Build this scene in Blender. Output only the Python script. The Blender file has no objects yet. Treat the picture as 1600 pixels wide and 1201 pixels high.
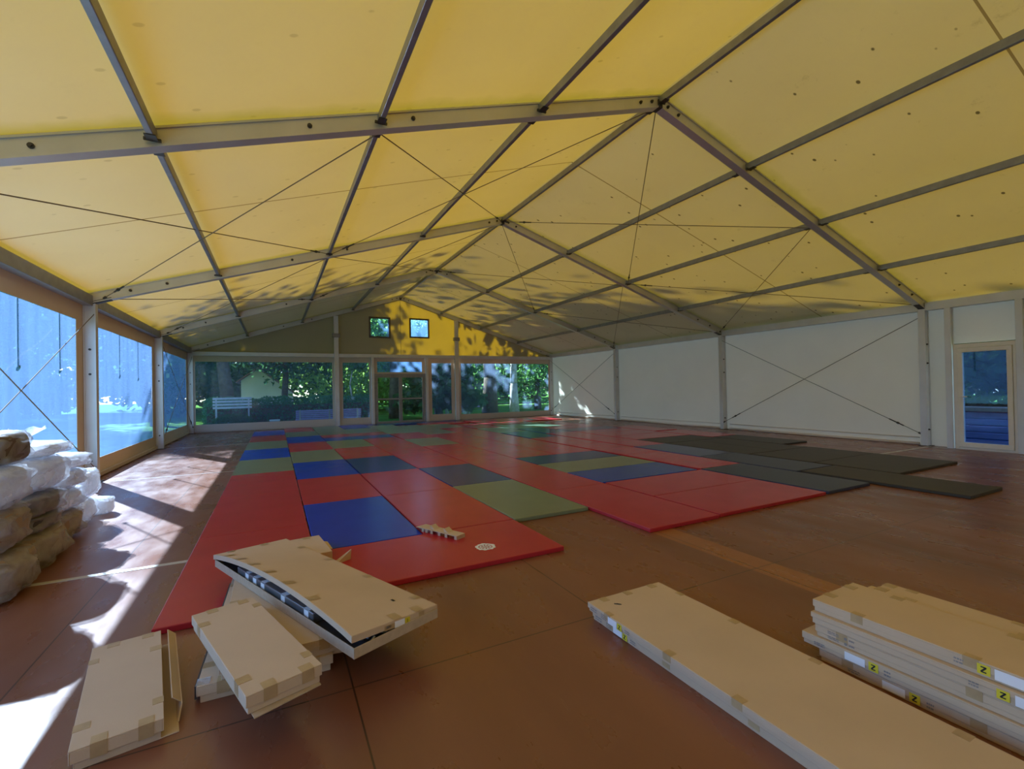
import bpy, bmesh, math, random
import numpy as np
from mathutils import Vector, Matrix
R0 = random.Random(7)
SC = bpy.context.scene
COL = SC.collection

# ------------------------------------------------------------------ camera
cd = bpy.data.cameras.new('camera'); cam = bpy.data.objects.new('camera', cd); COL.objects.link(cam)
YAW, PIT, ROL = 0.4718, 0.0072, -0.0194
def cam_axes():
    f = Vector((math.sin(YAW), math.cos(YAW), 0)); r = Vector((math.cos(YAW), -math.sin(YAW), 0)); u = Vector((0, 0, 1))
    f2 = f*math.cos(PIT)+u*math.sin(PIT); u2 = u*math.cos(PIT)-f*math.sin(PIT)
    r3 = r*math.cos(ROL)+u2*math.sin(ROL); u3 = u2*math.cos(ROL)-r*math.sin(ROL)
    return r3, u3, f2
_r, _u, _f = cam_axes()
cam.matrix_world = Matrix(((_r.x, _u.x, -_f.x, 2.5697), (_r.y, _u.y, -_f.y, -4.814), (_r.z, _u.z, -_f.z, 1.3988), (0, 0, 0, 1)))
cd.sensor_fit = 'HORIZONTAL'; cd.sensor_width = 36; cd.lens = 36*726.525/1600
cd.clip_start = 0.05; cd.clip_end = 500
SC.camera = cam

# ------------------------------------------------------------------ world, sun, exposure
SUN_DIR = Vector((-.390, .745, .548)).normalized()       # towards the sun: beyond the far gable, a little to the left
w = bpy.data.worlds.new('sky'); SC.world = w; w.use_nodes = True
nt = w.node_tree; nt.nodes.clear()
sky = nt.nodes.new('ShaderNodeTexSky'); sky.sky_type = 'NISHITA'; sky.sun_disc = False
sky.sun_elevation = math.asin(SUN_DIR.z); sky.sun_rotation = math.atan2(SUN_DIR.x, SUN_DIR.y)
sky.air_density = 1.0; sky.dust_density = 0.3; sky.ozone_density = 2.0
bg = nt.nodes.new('ShaderNodeBackground'); bg.inputs['Strength'].default_value = 0.27
wo = nt.nodes.new('ShaderNodeOutputWorld')
nt.links.new(sky.outputs[0], bg.inputs[0]); nt.links.new(bg.outputs[0], wo.inputs[0])
sl = bpy.data.lights.new('sun', 'SUN'); sl.energy = 16.0; sl.angle = math.radians(0.6); sl.color = (1, .97, .92)
so = bpy.data.objects.new('sun', sl); COL.objects.link(so); so.location = (0, 0, 30)
so.rotation_euler = (-SUN_DIR).to_track_quat('-Z', 'Y').to_euler()
vs = SC.view_settings
vs.view_transform = 'Standard'; vs.look = 'None'; vs.gamma = 1; vs.use_curve_mapping = False; vs.exposure = 1.14
SC.cycles.max_bounces = 10; SC.cycles.diffuse_bounces = 6; SC.cycles.glossy_bounces = 4
SC.cycles.transparent_max_bounces = 24; SC.cycles.transmission_bounces = 6
SC.cycles.use_denoising = True; SC.cycles.sample_clamp_indirect = 6; SC.cycles.caustics_reflective = False

# ------------------------------------------------------------------ materials
MATS = {}
def new_mat(name):
    m = bpy.data.materials.new(name); m.use_nodes = True; m.node_tree.nodes.clear(); MATS[name] = m
    t = m.node_tree; o = t.nodes.new('ShaderNodeOutputMaterial')
    return m, t, o
def N(t, typ, **kw):
    n = t.nodes.new(typ)
    for k, v in kw.items():
        if k.startswith('_'): setattr(n, k[1:], v)
        else:
            n.inputs[k.replace('__', ' ')].default_value = v
    return n
def L(t, a, b): t.links.new(a, b)
def c4(c): return (c[0], c[1], c[2], 1)
def mixrgb(t, a, b, fac=None, blend='MIX'):
    n = t.nodes.new('ShaderNodeMix'); n.data_type = 'RGBA'; n.blend_type = blend
    for sock, v in ((n.inputs[6], a), (n.inputs[7], b), (n.inputs[0], fac)):
        if v is None: continue
        if hasattr(v, 'is_output'): t.links.new(v, sock)
        elif isinstance(v, tuple): sock.default_value = c4(v)
        else: sock.default_value = v
    return n.outputs[2]
def ramp(t, src, p0, p1, c0=(0, 0, 0), c1=(1, 1, 1)):
    r = t.nodes.new('ShaderNodeValToRGB'); r.color_ramp.elements[0].position = p0; r.color_ramp.elements[1].position = p1
    r.color_ramp.elements[0].color = c4(c0); r.color_ramp.elements[1].color = c4(c1); t.links.new(src, r.inputs[0]); return r.outputs[0]
def noise(t, scale, detail=4, coord='Object', vec=None, stretch=None, rough=.5):
    n = t.nodes.new('ShaderNodeTexNoise'); n.inputs['Scale'].default_value = scale; n.inputs['Detail'].default_value = detail
    n.inputs['Roughness'].default_value = rough
    tc = t.nodes.new('ShaderNodeTexCoord'); v = tc.outputs[coord]
    if stretch:
        mp = t.nodes.new('ShaderNodeMapping'); mp.inputs['Scale'].default_value = stretch; t.links.new(v, mp.inputs[0]); v = mp.outputs[0]
    t.links.new(v, n.inputs['Vector']); return n.outputs['Fac']
def simple(name, col, rough=.5, metal=0, var=.12, vscale=6, bump=0, bscale=40, spec=.5, coat=0):
    m, t, o = new_mat(name)
    b = N(t, 'ShaderNodeBsdfPrincipled', Roughness=rough, Metallic=metal)
    b.inputs['Specular IOR Level'].default_value = spec; b.inputs['Coat Weight'].default_value = coat
    f = noise(t, vscale, 5)
    lo = tuple(x*(1-var) for x in col); hi = tuple(min(1, x*(1+var)) for x in col)
    L(t, ramp(t, f, .3, .7, lo, hi), b.inputs['Base Color'])
    if bump:
        bn = N(t, 'ShaderNodeBump', Strength=bump, Distance=.01); L(t, noise(t, bscale, 3), bn.inputs['Height']); L(t, bn.outputs[0], b.inputs['Normal'])
    L(t, b.outputs[0], o.inputs[0]); return m

simple('aluminium', (.62, .60, .56), .38, .35, .06, 3)
simple('aluminium_post', (.66, .66, .66), .4, .25, .06, 3)
simple('galvanised', (.30, .30, .31), .45, .55, .12, 8)
simple('steel_dark', (.07, .065, .06), .5, .5)
simple('wire', (.20, .16, .12), .6, .2)
simple('white_plastic', (.80, .79, .76), .35, 0, .04)
simple('cardboard', (.60, .45, .30), .75, 0, .05, 2.5, .06, 160, .25)
simple('cardboard_edge', (.52, .40, .27), .8, 0, .08, 30, spec=.2)
simple('tape', (.46, .32, .165), .34, 0, .1, 20)
simple('paper_white', (.86, .87, .88), .6, 0, .02)
simple('yellow_ink', (.72, .60, .03), .6, 0, .03)
simple('black_ink', (.02, .02, .02), .6, 0, 0)
simple('grey_ink', (.26, .23, .21), .7, 0, .1)
simple('dark_inside', (.055, .05, .05), .6)
simple('steel_plate', (.42, .43, .45), .3, .8)
simple('pallet_wood', (.42, .30, .18), .75, 0, .2, 10)
simple('bark', (.10, .075, .055), .9, 0, .4, 6, .5, 12, .1)
simple('bark_pale', (.36, .33, .30), .9, 0, .3, 6, .5, 12, .1)
simple('bench_purple', (.34, .26, .50), .5)
simple('bench_white', (.40, .43, .48), .5)
simple('concrete', (.38, .36, .33), .9, 0, .2, 2)
simple('render_cream', (.72, .68, .56), .9, 0, .08, 1)
simple('roof_tile', (.25, .12, .08), .8, 0, .2, 4)
simple('lawn', (.085, .18, .04), .95, 0, .55, .7, .6, 30, 0)
simple('tarpaulin', (.12, .15, .34), .5, 0, .2, 3)
simple('rubber_black', (.02, .02, .02), .7)
for nm, c, rg in (('mat_red', (.45, .024, .034), .27), ('mat_blue', (.010, .042, .46), .27), ('mat_navy', (.014, .024, .19), .27),
                  ('mat_green', (.20, .235, .135), .30), ('mat_slate', (.040, .052, .115), .40), ('mat_black', (.050, .043, .032), .5)):
    simple(nm, c, rg-.02, 0, .06, 3, .05, 220, .3)

# phenolic-faced plywood floor: board seams run along the tent, joints between boards, scuffs, one paler orange strip
m, t, o = new_mat('floor_ply')
tc = t.nodes.new('ShaderNodeTexCoord'); sp = t.nodes.new('ShaderNodeSeparateXYZ'); L(t, tc.outputs['Object'], sp.inputs[0])
def math_n(op, a, b=None):
    n = t.nodes.new('ShaderNodeMath'); n.operation = op
    for i, v in enumerate((a, b)):
        if v is None: continue
        if hasattr(v, 'is_output'): t.links.new(v, n.inputs[i])
        else: n.inputs[i].default_value = v
    return n.outputs[0]
def seam(coord, off, period, half):
    a = math_n('ADD', coord, -off+200*period); mdl = math_n('MODULO', a, period)
    d = math_n('MINIMUM', mdl, math_n('SUBTRACT', period, mdl)); return math_n('LESS_THAN', d, half)
sx = seam(sp.outputs[0], 1.42, 1.46, .004); sy = seam(sp.outputs[1], 2.5, 5.0, .004)
sm = math_n('MAXIMUM', sx, sy)
base = ramp(t, noise(t, 1.3, 6, stretch=(1, .25, 1)), .3, .72, (.165, .058, .030), (.26, .098, .050))
scr = ramp(t, noise(t, 9, 8, stretch=(3, .35, 1), rough=.75), .62, .80)
base = mixrgb(t, base, (.42, .22, .14), math_n('MULTIPLY', scr, .45))
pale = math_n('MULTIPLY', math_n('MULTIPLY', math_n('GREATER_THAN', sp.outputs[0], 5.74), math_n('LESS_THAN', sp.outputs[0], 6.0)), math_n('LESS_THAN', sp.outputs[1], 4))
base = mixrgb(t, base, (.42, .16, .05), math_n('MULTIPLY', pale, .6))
base = mixrgb(t, base, (.02, .012, .008), math_n('MULTIPLY', sm, .8))
b = N(t, 'ShaderNodeBsdfPrincipled'); L(t, base, b.inputs['Base Color'])
L(t, ramp(t, noise(t, 4, 6, stretch=(1, .4, 1)), .3, .75, (.22,)*3, (.42,)*3), b.inputs['Roughness'])
b.inputs['Specular IOR Level'].default_value = .65
bn = N(t, 'ShaderNodeBump', Strength=.05, Distance=.01); L(t, noise(t, 14, 6, stretch=(2, .5, 1)), bn.inputs['Height']); L(t, bn.outputs[0], b.inputs['Normal'])
L(t, b.outputs[0], o.inputs[0])

# roof and wall membranes: scatter on the inside, glow through from the outside
def membrane(name, diff, trans, share, specks=False, wrinkle=0, algae=False, seam_y=False):
    global t
    m, t, o = new_mat(name)
    d = t.nodes.new('ShaderNodeBsdfDiffuse'); tr = t.nodes.new('ShaderNodeBsdfTranslucent'); mx = t.nodes.new('ShaderNodeMixShader')
    mx.inputs[0].default_value = share
    dc = ramp(t, noise(t, .9, 6), .3, .7, tuple(x*.94 for x in diff), diff)
    tcol = ramp(t, noise(t, .6, 6, rough=.65), .25, .75, tuple(x*.86 for x in trans), trans)
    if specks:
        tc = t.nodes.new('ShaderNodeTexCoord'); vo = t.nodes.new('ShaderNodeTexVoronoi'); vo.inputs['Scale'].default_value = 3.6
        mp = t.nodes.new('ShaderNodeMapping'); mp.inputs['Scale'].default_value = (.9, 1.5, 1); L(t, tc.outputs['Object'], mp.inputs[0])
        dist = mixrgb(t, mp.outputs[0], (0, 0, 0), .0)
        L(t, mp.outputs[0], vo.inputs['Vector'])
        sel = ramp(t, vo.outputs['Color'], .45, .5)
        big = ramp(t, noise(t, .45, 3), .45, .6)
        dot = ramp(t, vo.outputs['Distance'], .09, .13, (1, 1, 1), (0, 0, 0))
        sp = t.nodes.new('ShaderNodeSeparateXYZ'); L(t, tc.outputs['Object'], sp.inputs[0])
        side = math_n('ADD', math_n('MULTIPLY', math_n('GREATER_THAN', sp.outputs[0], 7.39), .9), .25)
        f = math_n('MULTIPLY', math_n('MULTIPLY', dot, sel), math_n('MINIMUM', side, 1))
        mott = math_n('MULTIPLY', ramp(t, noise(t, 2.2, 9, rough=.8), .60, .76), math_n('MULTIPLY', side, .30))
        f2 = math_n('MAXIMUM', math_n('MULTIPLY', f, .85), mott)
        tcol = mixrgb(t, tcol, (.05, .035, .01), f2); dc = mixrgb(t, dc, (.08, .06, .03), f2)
    if algae or seam_y:
        tc = t.nodes.new('ShaderNodeTexCoord'); sp = t.nodes.new('ShaderNodeSeparateXYZ'); L(t, tc.outputs['Object'], sp.inputs[0])
        a = math_n('ADD', sp.outputs[1], 502.5 if seam_y else 500); 
        def dist_to(off):
            mdl = math_n('MODULO', math_n('ADD', sp.outputs[1], off), 5.0); return math_n('MINIMUM', mdl, math_n('SUBTRACT', 5.0, mdl))
        if seam_y:
            s = math_n('LESS_THAN', dist_to(502.9), .012)
            dc = mixrgb(t, dc, (.22, .15, .06), math_n('MULTIPLY', s, .8)); tcol = mixrgb(t, tcol, (.22, .12, .02), math_n('MULTIPLY', s, .8))
        if algae:
            g = ramp(t, math_n('ADD', dist_to(500), math_n('MULTIPLY', noise(t, 3, 5), .22)), .17, .34, (1, 1, 1), (0, 0, 0))
            dc = mixrgb(t, dc, (.38, .36, .06), math_n('MULTIPLY', g, .55)); tcol = mixrgb(t, tcol, (.55, .45, .02), math_n('MULTIPLY', g, .5))
    L(t, dc, d.inputs[0]); L(t, tcol, tr.inputs[0])
    if wrinkle:
        bn = N(t, 'ShaderNodeBump', Strength=wrinkle, Distance=.06); L(t, noise(t, 1.1, 3, stretch=(1, .9, 1.5)), bn.inputs['Height'])
        L(t, bn.outputs[0], d.inputs['Normal']); L(t, bn.outputs[0], tr.inputs['Normal'])
    L(t, d.outputs[0], mx.inputs[1]); L(t, tr.outputs[0], mx.inputs[2]); L(t, mx.outputs[0], o.inputs[0]); return m
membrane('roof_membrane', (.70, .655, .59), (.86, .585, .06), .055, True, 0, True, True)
membrane('gable_membrane', (.46, .41, .33), (.95, .77, .05), .215)
membrane('wall_membrane', (.88, .785, .68), (.85, .74, .60), .22, wrinkle=.45)
membrane('valance_membrane', (.66, .57, .46), (.55, .42, .27), .12, wrinkle=.3)

def pane(name, tint, haze, haze_col, gloss=.05, rough=.06, streak=True):
    global t
    m, t, o = new_mat(name)
    tr = t.nodes.new('ShaderNodeBsdfTransparent'); tr.inputs[0].default_value = c4(tint)
    hz = t.nodes.new('ShaderNodeBsdfTranslucent'); hz.inputs[0].default_value = c4(haze_col)
    df = t.nodes.new('ShaderNodeBsdfDiffuse'); df.inputs[0].default_value = c4(haze_col)
    ad = t.nodes.new('ShaderNodeMixShader'); ad.inputs[0].default_value = .25; L(t, hz.outputs[0], ad.inputs[1]); L(t, df.outputs[0], ad.inputs[2])
    m1 = t.nodes.new('ShaderNodeMixShader')
    if streak:
        s = noise(t, 2.2, 7, stretch=(2.5, 2.5, .22), rough=.7)
        L(t, ramp(t, s, .3, .8, (haze*.85,)*3, (min(1, haze*1.22),)*3), m1.inputs[0])
    else: m1.inputs[0].default_value = haze
    L(t, tr.outputs[0], m1.inputs[1]); L(t, ad.outputs[0], m1.inputs[2])
    gl = t.nodes.new('ShaderNodeBsdfGlossy'); gl.inputs['Roughness'].default_value = rough
    lw = t.nodes.new('ShaderNodeLayerWeight'); lw.inputs[0].default_value = .25
    m2 = t.nodes.new('ShaderNodeMixShader'); mm = t.nodes.new('ShaderNodeMath'); mm.operation = 'MULTIPLY_ADD'
    L(t, lw.outputs['Facing'], mm.inputs[0]); mm.inputs[1].default_value = gloss*2.5; mm.inputs[2].default_value = gloss*.5
    L(t, mm.outputs[0], m2.inputs[0]); L(t, m1.outputs[0], m2.inputs[1]); L(t, gl.outputs[0], m2.inputs[2]); L(t, m2.outputs[0], o.inputs[0])
    if streak:
        bn = N(t, 'ShaderNodeBump', Strength=.25, Distance=.03); L(t, noise(t, 1.4, 4, stretch=(1, 1, .35)), bn.inputs['Height']); L(t, bn.outputs[0], gl.inputs['Normal'])
    return m
pane('vinyl_left', (.53, .73, 1.0), .35, (.17, .36, .84), .05)
pane('vinyl_gable', (.60, .84, 1.0), .12, (.28, .52, 1.0), .03)
pane('glass', (.70, .90, .88), .01, (.4, .6, .9), .05, .01, False)
pane('glass_side', (.45, .62, .85), .02, (.2, .35, .8), .10, .02, False)

# plastic film and wrapped contents
m, t, o = new_mat('plastic_film')
tr = t.nodes.new('ShaderNodeBsdfTransparent'); tr.inputs[0].default_value = (.93, .94, .96, 1)
pb = N(t, 'ShaderNodeBsdfPrincipled', Roughness=.16); pb.inputs['Base Color'].default_value = (.90, .91, .95, 1); pb.inputs['Specular IOR Level'].default_value = .9
bn = N(t, 'ShaderNodeBump', Strength=.9, Distance=.04); L(t, noise(t, 13, 5, rough=.7), bn.inputs['Height']); L(t, bn.outputs[0], pb.inputs['Normal'])
mx = t.nodes.new('ShaderNodeMixShader'); L(t, ramp(t, noise(t, 7, 5), .35, .75, (.25,)*3, (.62,)*3), mx.inputs[0])
tl = t.nodes.new('ShaderNodeBsdfTranslucent'); tl.inputs[0].default_value = (.92, .93, .96, 1); mt = t.nodes.new('ShaderNodeMixShader'); mt.inputs[0].default_value = .45
L(t, pb.outputs[0], mt.inputs[1]); L(t, tl.outputs[0], mt.inputs[2])
L(t, tr.outputs[0], mx.inputs[1]); L(t, mt.outputs[0], mx.inputs[2]); L(t, mx.outputs[0], o.inputs[0])
m, t, o = new_mat('wrap_white')
d = t.nodes.new('ShaderNodeBsdfDiffuse'); tl = t.nodes.new('ShaderNodeBsdfTranslucent'); mx = t.nodes.new('ShaderNodeMixShader'); mx.inputs[0].default_value = .35
d.inputs[0].default_value = (.86, .86, .88, 1); tl.inputs[0].default_value = (.86, .86, .88, 1)
bn = N(t, 'ShaderNodeBump', Strength=.6, Distance=.05); L(t, noise(t, 9, 4), bn.inputs['Height']); L(t, bn.outputs[0], d.inputs['Normal'])
L(t, d.outputs[0], mx.inputs[1]); L(t, tl.outputs[0], mx.inputs[2]); L(t, mx.outputs[0], o.inputs[0])
simple('wrap_grey', (.07, .07, .09), .6, 0, .15, 5, .4, 8)
simple('wrap_tan', (.30, .22, .16), .6, 0, .3, 5, .5, 8)
simple('wrap_brown', (.11, .085, .075), .6, 0, .4, 6, .5, 8)

def leafmat(name, c, tr):
    m, t, o = new_mat(name)
    d = t.nodes.new('ShaderNodeBsdfDiffuse'); s = t.nodes.new('ShaderNodeBsdfTranslucent'); mx = t.nodes.new('ShaderNodeMixShader'); mx.inputs[0].default_value = .45
    f = noise(t, .7, 4)
    L(t, ramp(t, f, .3, .7, tuple(x*.55 for x in c), tuple(x*1.35 for x in c)), d.inputs[0]); L(t, ramp(t, f, .3, .7, tuple(x*.6 for x in tr), tuple(x*1.3 for x in tr)), s.inputs[0])
    L(t, d.outputs[0], mx.inputs[1]); L(t, s.outputs[0], mx.inputs[2]); L(t, mx.outputs[0], o.inputs[0])
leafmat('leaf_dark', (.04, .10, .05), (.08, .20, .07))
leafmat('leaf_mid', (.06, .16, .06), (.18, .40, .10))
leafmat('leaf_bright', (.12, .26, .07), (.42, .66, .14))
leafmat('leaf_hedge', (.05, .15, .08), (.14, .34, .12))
M = MATS

# ------------------------------------------------------------------ helpers
class MB:
    """collects simple shapes; build() links them as ONE mesh object"""
    def __init__(s): s.v = []; s.f = []
    def add(s, vs, fs):
        k = len(s.v); s.v += [tuple(x) for x in vs]; s.f += [tuple(i+k for i in f) for f in fs]; return s
    def hexa(s, p): return s.add(p, [(0, 3, 2, 1), (4, 5, 6, 7), (0, 1, 5, 4), (1, 2, 6, 5), (2, 3, 7, 6), (3, 0, 4, 7)])
    def box(s, x0, x1, y0, y1, z0, z1):
        return s.hexa([(x0, y0, z0), (x1, y0, z0), (x1, y1, z0), (x0, y1, z0), (x0, y0, z1), (x1, y0, z1), (x1, y1, z1), (x0, y1, z1)])
    def bar(s, a, b, wd, ht, up=(0, 0, 1)):
        a = Vector(a); b = Vector(b); d = (b-a).normalized(); u = Vector(up); sd = d.cross(u).normalized(); u = sd.cross(d).normalized()
        q = [sd*-wd/2+u*-ht/2, sd*wd/2+u*-ht/2, sd*wd/2+u*ht/2, sd*-wd/2+u*ht/2]
        return s.hexa([a+x for x in q]+[b+x for x in q])
    def prism(s, poly, fa, fb):
        """poly of 2-D points mapped to 3-D by fa and fb (the two ends)"""
        n = len(poly); A = [fa(*p) for p in poly]; B = [fb(*p) for p in poly]
        return s.add(A+B, [tuple(range(n))[::-1], tuple(range(n, 2*n))]+[(i, (i+1) % n, n+(i+1) % n, n+i) for i in range(n)])
    def tube(s, a, b, r, n=8, r2=None):
        a = Vector(a); b = Vector(b); d = (b-a).normalized(); r2 = r if r2 is None else r2
        e = d.orthogonal().normalized(); g = d.cross(e)
        A = [a+(e*math.cos(2*math.pi*i/n)+g*math.sin(2*math.pi*i/n))*r for i in range(n)]
        B = [b+(e*math.cos(2*math.pi*i/n)+g*math.sin(2*math.pi*i/n))*r2 for i in range(n)]
        return s.add(A+B, [tuple(range(n))[::-1], tuple(range(n, 2*n))]+[(i, (i+1) % n, n+(i+1) % n, n+i) for i in range(n)])
    def poly(s, pts): return s.add(pts, [tuple(range(len(pts)))])
    def build(s, name, mat, parent=None, bevel=0, smooth=False, seg=2):
        me = bpy.data.meshes.new(name); me.from_pydata(s.v, [], s.f); me.update()
        bm = bmesh.new(); bm.from_mesh(me); bmesh.ops.recalc_face_normals(bm, faces=bm.faces)
        if bevel: bmesh.ops.bevel(bm, geom=bm.edges[:], offset=bevel, segments=seg, profile=.5, affect='EDGES', clamp_overlap=True)
        bm.to_mesh(me); bm.free()
        if smooth:
            for p in me.polygons: p.use_smooth = True
        return link(name, me, mat, parent)
def link(name, me, mat, parent=None):
    if mat is not None: me.materials.clear(); me.materials.append(M[mat] if isinstance(mat, str) else mat)
    o = bpy.data.objects.new(name, me); COL.objects.link(o)
    if parent is not None:
        o.parent = parent
    return o
def empty(name, loc=(0, 0, 0), rz=0):
    o = bpy.data.objects.new(name, None); COL.objects.link(o); o.location = loc; o.rotation_euler = (0, 0, rz); o.empty_display_size = .1
    return o
def tag(o, label=None, cat=None, group=None, kind=None):
    if label: o['label'] = label
    if cat: o['category'] = cat
    if group: o['group'] = group
    if kind: o['kind'] = kind
    return o
ORD = ['first', 'second', 'third', 'fourth', 'fifth', 'sixth', 'seventh', 'eighth', 'ninth', 'tenth', 'eleventh', 'twelfth']

# ------------------------------------------------------------------ dimensions of the marquee
W, HE, HR = 14.786, 2.914, 5.257
SL = (HR-HE)/(W/2)
Y0, Y1 = -10.0, 15.0
FR = [-5.0, 0.0, 5.0, 10.0, 15.0]
def zr(x): return HE+SL*min(x, W-x)          # underside of the rafters
FT = .175                                    # rafter depth; membrane lies on top of it

# ------------------------------------------------------------------ floor and ground
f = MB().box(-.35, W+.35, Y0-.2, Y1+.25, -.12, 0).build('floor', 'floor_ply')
tag(f, 'reddish brown glossy plywood floor of the marquee', 'floor', kind='structure')
for i, (y, wd, x1) in enumerate(((0.0, .055, W), (5.0, .022, W), (10.0, .02, W))):
    s = MB().box(.0, x1, y-wd-.06, y-.06, 0, .003).build('trim_%d' % (i+1), 'aluminium')
    tag(s, 'thin aluminium joint strip across the floor below the %s rafter frame in view' % ORD[i], 'floor strip', kind='structure')
g = MB().box(-60, 70, -30, 110, -.60, -.28).build('ground', 'lawn')
tag(g, 'grassy park ground outside the marquee', 'lawn', kind='structure')

# ------------------------------------------------------------------ roof membrane
def grid(fn, nu, nv):
    vs = [fn(i/nu, j/nv) for j in range(nv+1) for i in range(nu+1)]
    fs = [(j*(nu+1)+i, j*(nu+1)+i+1, (j+1)*(nu+1)+i+1, (j+1)*(nu+1)+i) for j in range(nv) for i in range(nu)]
    return vs, fs
mb = MB()
def roof_pt(u, v, side):
    x = -.25+u*(W/2+.25) if side == 0 else W/2+u*(W/2+.25)
    y = Y0+v*(Y1+.1-Y0)
    sag = .03*math.sin(math.pi*((y/5.0) % 1.0))*math.sin(math.pi*min(1, max(0, (min(x, W-x))/(W/2))))
    return (x, y, HE+SL*min(x, W-x)+FT+.012+sag)
for sd in (0, 1): mb.add(*grid(lambda u, v: roof_pt(u, v, sd), 24, 100))
ceil = mb.build('ceiling', 'roof_membrane', smooth=False)
tag(ceil, 'yellowish translucent roof membrane lit from above', 'roof', kind='structure')

# ------------------------------------------------------------------ portal frames
def rafter_profile(mb, x0, z0, x1, z1, y):
    # flanged hollow section swept up the slope; profile in (across y, up z)
    P = [(-.062, 0), (.062, 0), (.062, .022), (.045, .022), (.045, FT-.02), (.062, FT-.02), (.062, FT), (-.062, FT), (-.062, FT-.02), (-.045, FT-.02), (-.045, .022), (-.062, .022)]
    mb.prism(P, lambda a, b: (x0, y+a, z0+b), lambda a, b: (x1, y+a, z1+b))
def bolt_mb(mb, x, y, z, r=.016):
    mb.tube((x, y, z), (x, y-.014, z), r*1.5, 10); mb.tube((x, y-.014, z), (x, y-.03, z), r, 6)
fl = {-5: 'aluminium rafter frame spanning the marquee nearest above the photographer', 0: 'wide aluminium rafter frame standing just in front of the nearest mats', 5: 'aluminium rafter frame second in view, its left post beside the wrapped bundles',
      10: 'aluminium rafter frame third in view, halfway to the glass doors', 15: 'aluminium end frame of the far gable around the glass doors'}
for y in FR:
    root = tag(empty('portal_frame', (0, y, 0)), fl[int(y)], 'frame', 'aluminium portal frames of the marquee')
    for sd in (0, 1):
        mb = MB()
        if sd == 0: rafter_profile(mb, -.12, zr(0)-.12*SL, W/2, HR, 0)
        else: rafter_profile(mb, W/2, HR, W+.12, zr(W)-.12*SL, 0)
        mb.build('rafter', 'aluminium', root)
        mb = MB()
        X0, X1 = (-.16, 0.0) if sd == 0 else (W, W+.17)
        # post: two flanges and a recessed web
        mb.box(X0, X0+.02, -.06, .06, .012, HE-.02); mb.box(X1-.02, X1, -.06, .06, .012, HE-.02); mb.box(X0+.02, X1-.02, -.045, .045, .012, HE-.02)
        p = mb.build('post', 'aluminium_post', root)
        MB().box(X0-.03, X1+.05, -.10, .10, 0, .012).build('base_plate', 'steel_dark', root, .003)
        for zz in (1.75, 2.15, .35):
            q = MB(); bolt_mb(q, (X0+X1)/2, -.045, zz, .012); q.build('bolt', 'steel_dark', p)
    for sd in (0, 1):
        xs = (W/2-.15, W/2-.35, .45, .95, 2.9, 3.9) if sd == 0 else (W/2+.15, W/2+.35, W-.5, W-1.0)
        for x in xs:
            q = MB(); bolt_mb(q, x, -.045, zr(x)+FT*.5, .015); q.build('bolt', 'steel_dark', root)
    # ridge connector and eave brackets
    MB().box(W/2-.035, W/2+.035, -.068, .068, HR-.012, HR+.10).build('ridge_bracket', 'steel_dark', root, .004)
    for sd in (0, 1):
        x = .0 if sd == 0 else W
        MB().prism([(-.10, -.05), (.20, .055), (.20, .10), (-.10, .0)], lambda a, b: ((x+a) if sd == 0 else (x-a), -.05, HE+b), lambda a, b: ((x+a) if sd == 0 else (x-a), .05, HE+b)).build('eave_bracket', 'steel_dark', root)
    if y == 15:
        for x in (4.78, 9.86):
            pz = zr(x)
            a = MB(); a.box(x-.085, x-.065, -.16, -.065, .012, pz-.02); a.box(x+.065, x+.085, -.16, -.065, .012, pz-.02); a.box(x-.065, x+.065, -.145, -.065, .012, pz-.02)
            gp = a.build('gable_post', 'aluminium_post', root)
            MB().box(x-.14, x+.14, -.2, -.06, 3.55, 3.70).build('post_collar', 'galvanised', gp, .006)
            MB().box(x-.16, x+.16, -.22, -.05, 0, .012).build('post_foot', 'steel_dark', gp)
        for xa, xb in ((.0, 4.69), (4.87, 9.77), (9.95, W)):
            MB().box(xa, xb, -.12, -.02, 2.76, 2.90).build('gable_rail', 'aluminium_post', root, .004)
        for x in (6.18, 8.48):
            MB().box(x-.055, x+.055, -.14, -.02, 0.0, 2.76).build('door_post', 'aluminium_post', root, .004)
# ------------------------------------------------------------------ purlins, one per bay and row
PX = [1.70, 3.56, 5.45, W/2, 9.20, 11.09, 13.0]
pn = ['lowest purlin of the left roof slope', 'middle purlin of the left roof slope', 'upper purlin of the left roof slope', 'ridge purlin along the roof peak',
      'upper purlin of the right roof slope', 'middle purlin of the right roof slope', 'lowest purlin of the right roof slope']
bays = [(-10, -5, 'behind the photographer'), (-5, 0, 'nearest bay, over the cartons'), (0, 5, 'between first and second rafter frames'),
        (5, 10, 'between second and third rafter frames'), (10, 15, 'last bay before the far gable')]
for (a, b_, bl) in bays[1:]:
    for i, x in enumerate(PX):
        z = zr(x)+.095 if i != 3 else HR+.09
        r = tag(empty('purlin', (x, (a+b_)/2, z)), 'grey %s, %s' % (pn[i], bl), 'roof beam', 'roof purlins of the marquee')
        h = 2.5-.05
        P = [(-.026, -.05), (.026, -.05), (.026, .05), (-.026, .05)]
        MB().prism(P, lambda p, q: (p, -h, q), lambda p, q: (p, h, q)).build('beam', 'galvanised', r, .006)
        for e in (-1, 1):
            br = MB(); br.box(-.06, .06, e*(h-.035)-.010, e*(h-.035)+.010, -.058, -.035); br.box(-.04, .04, e*(h-.09)-.05, e*(h-.09)+.05, -.058, -.05)
            br.build('end_clip', 'steel_dark', r)
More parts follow.
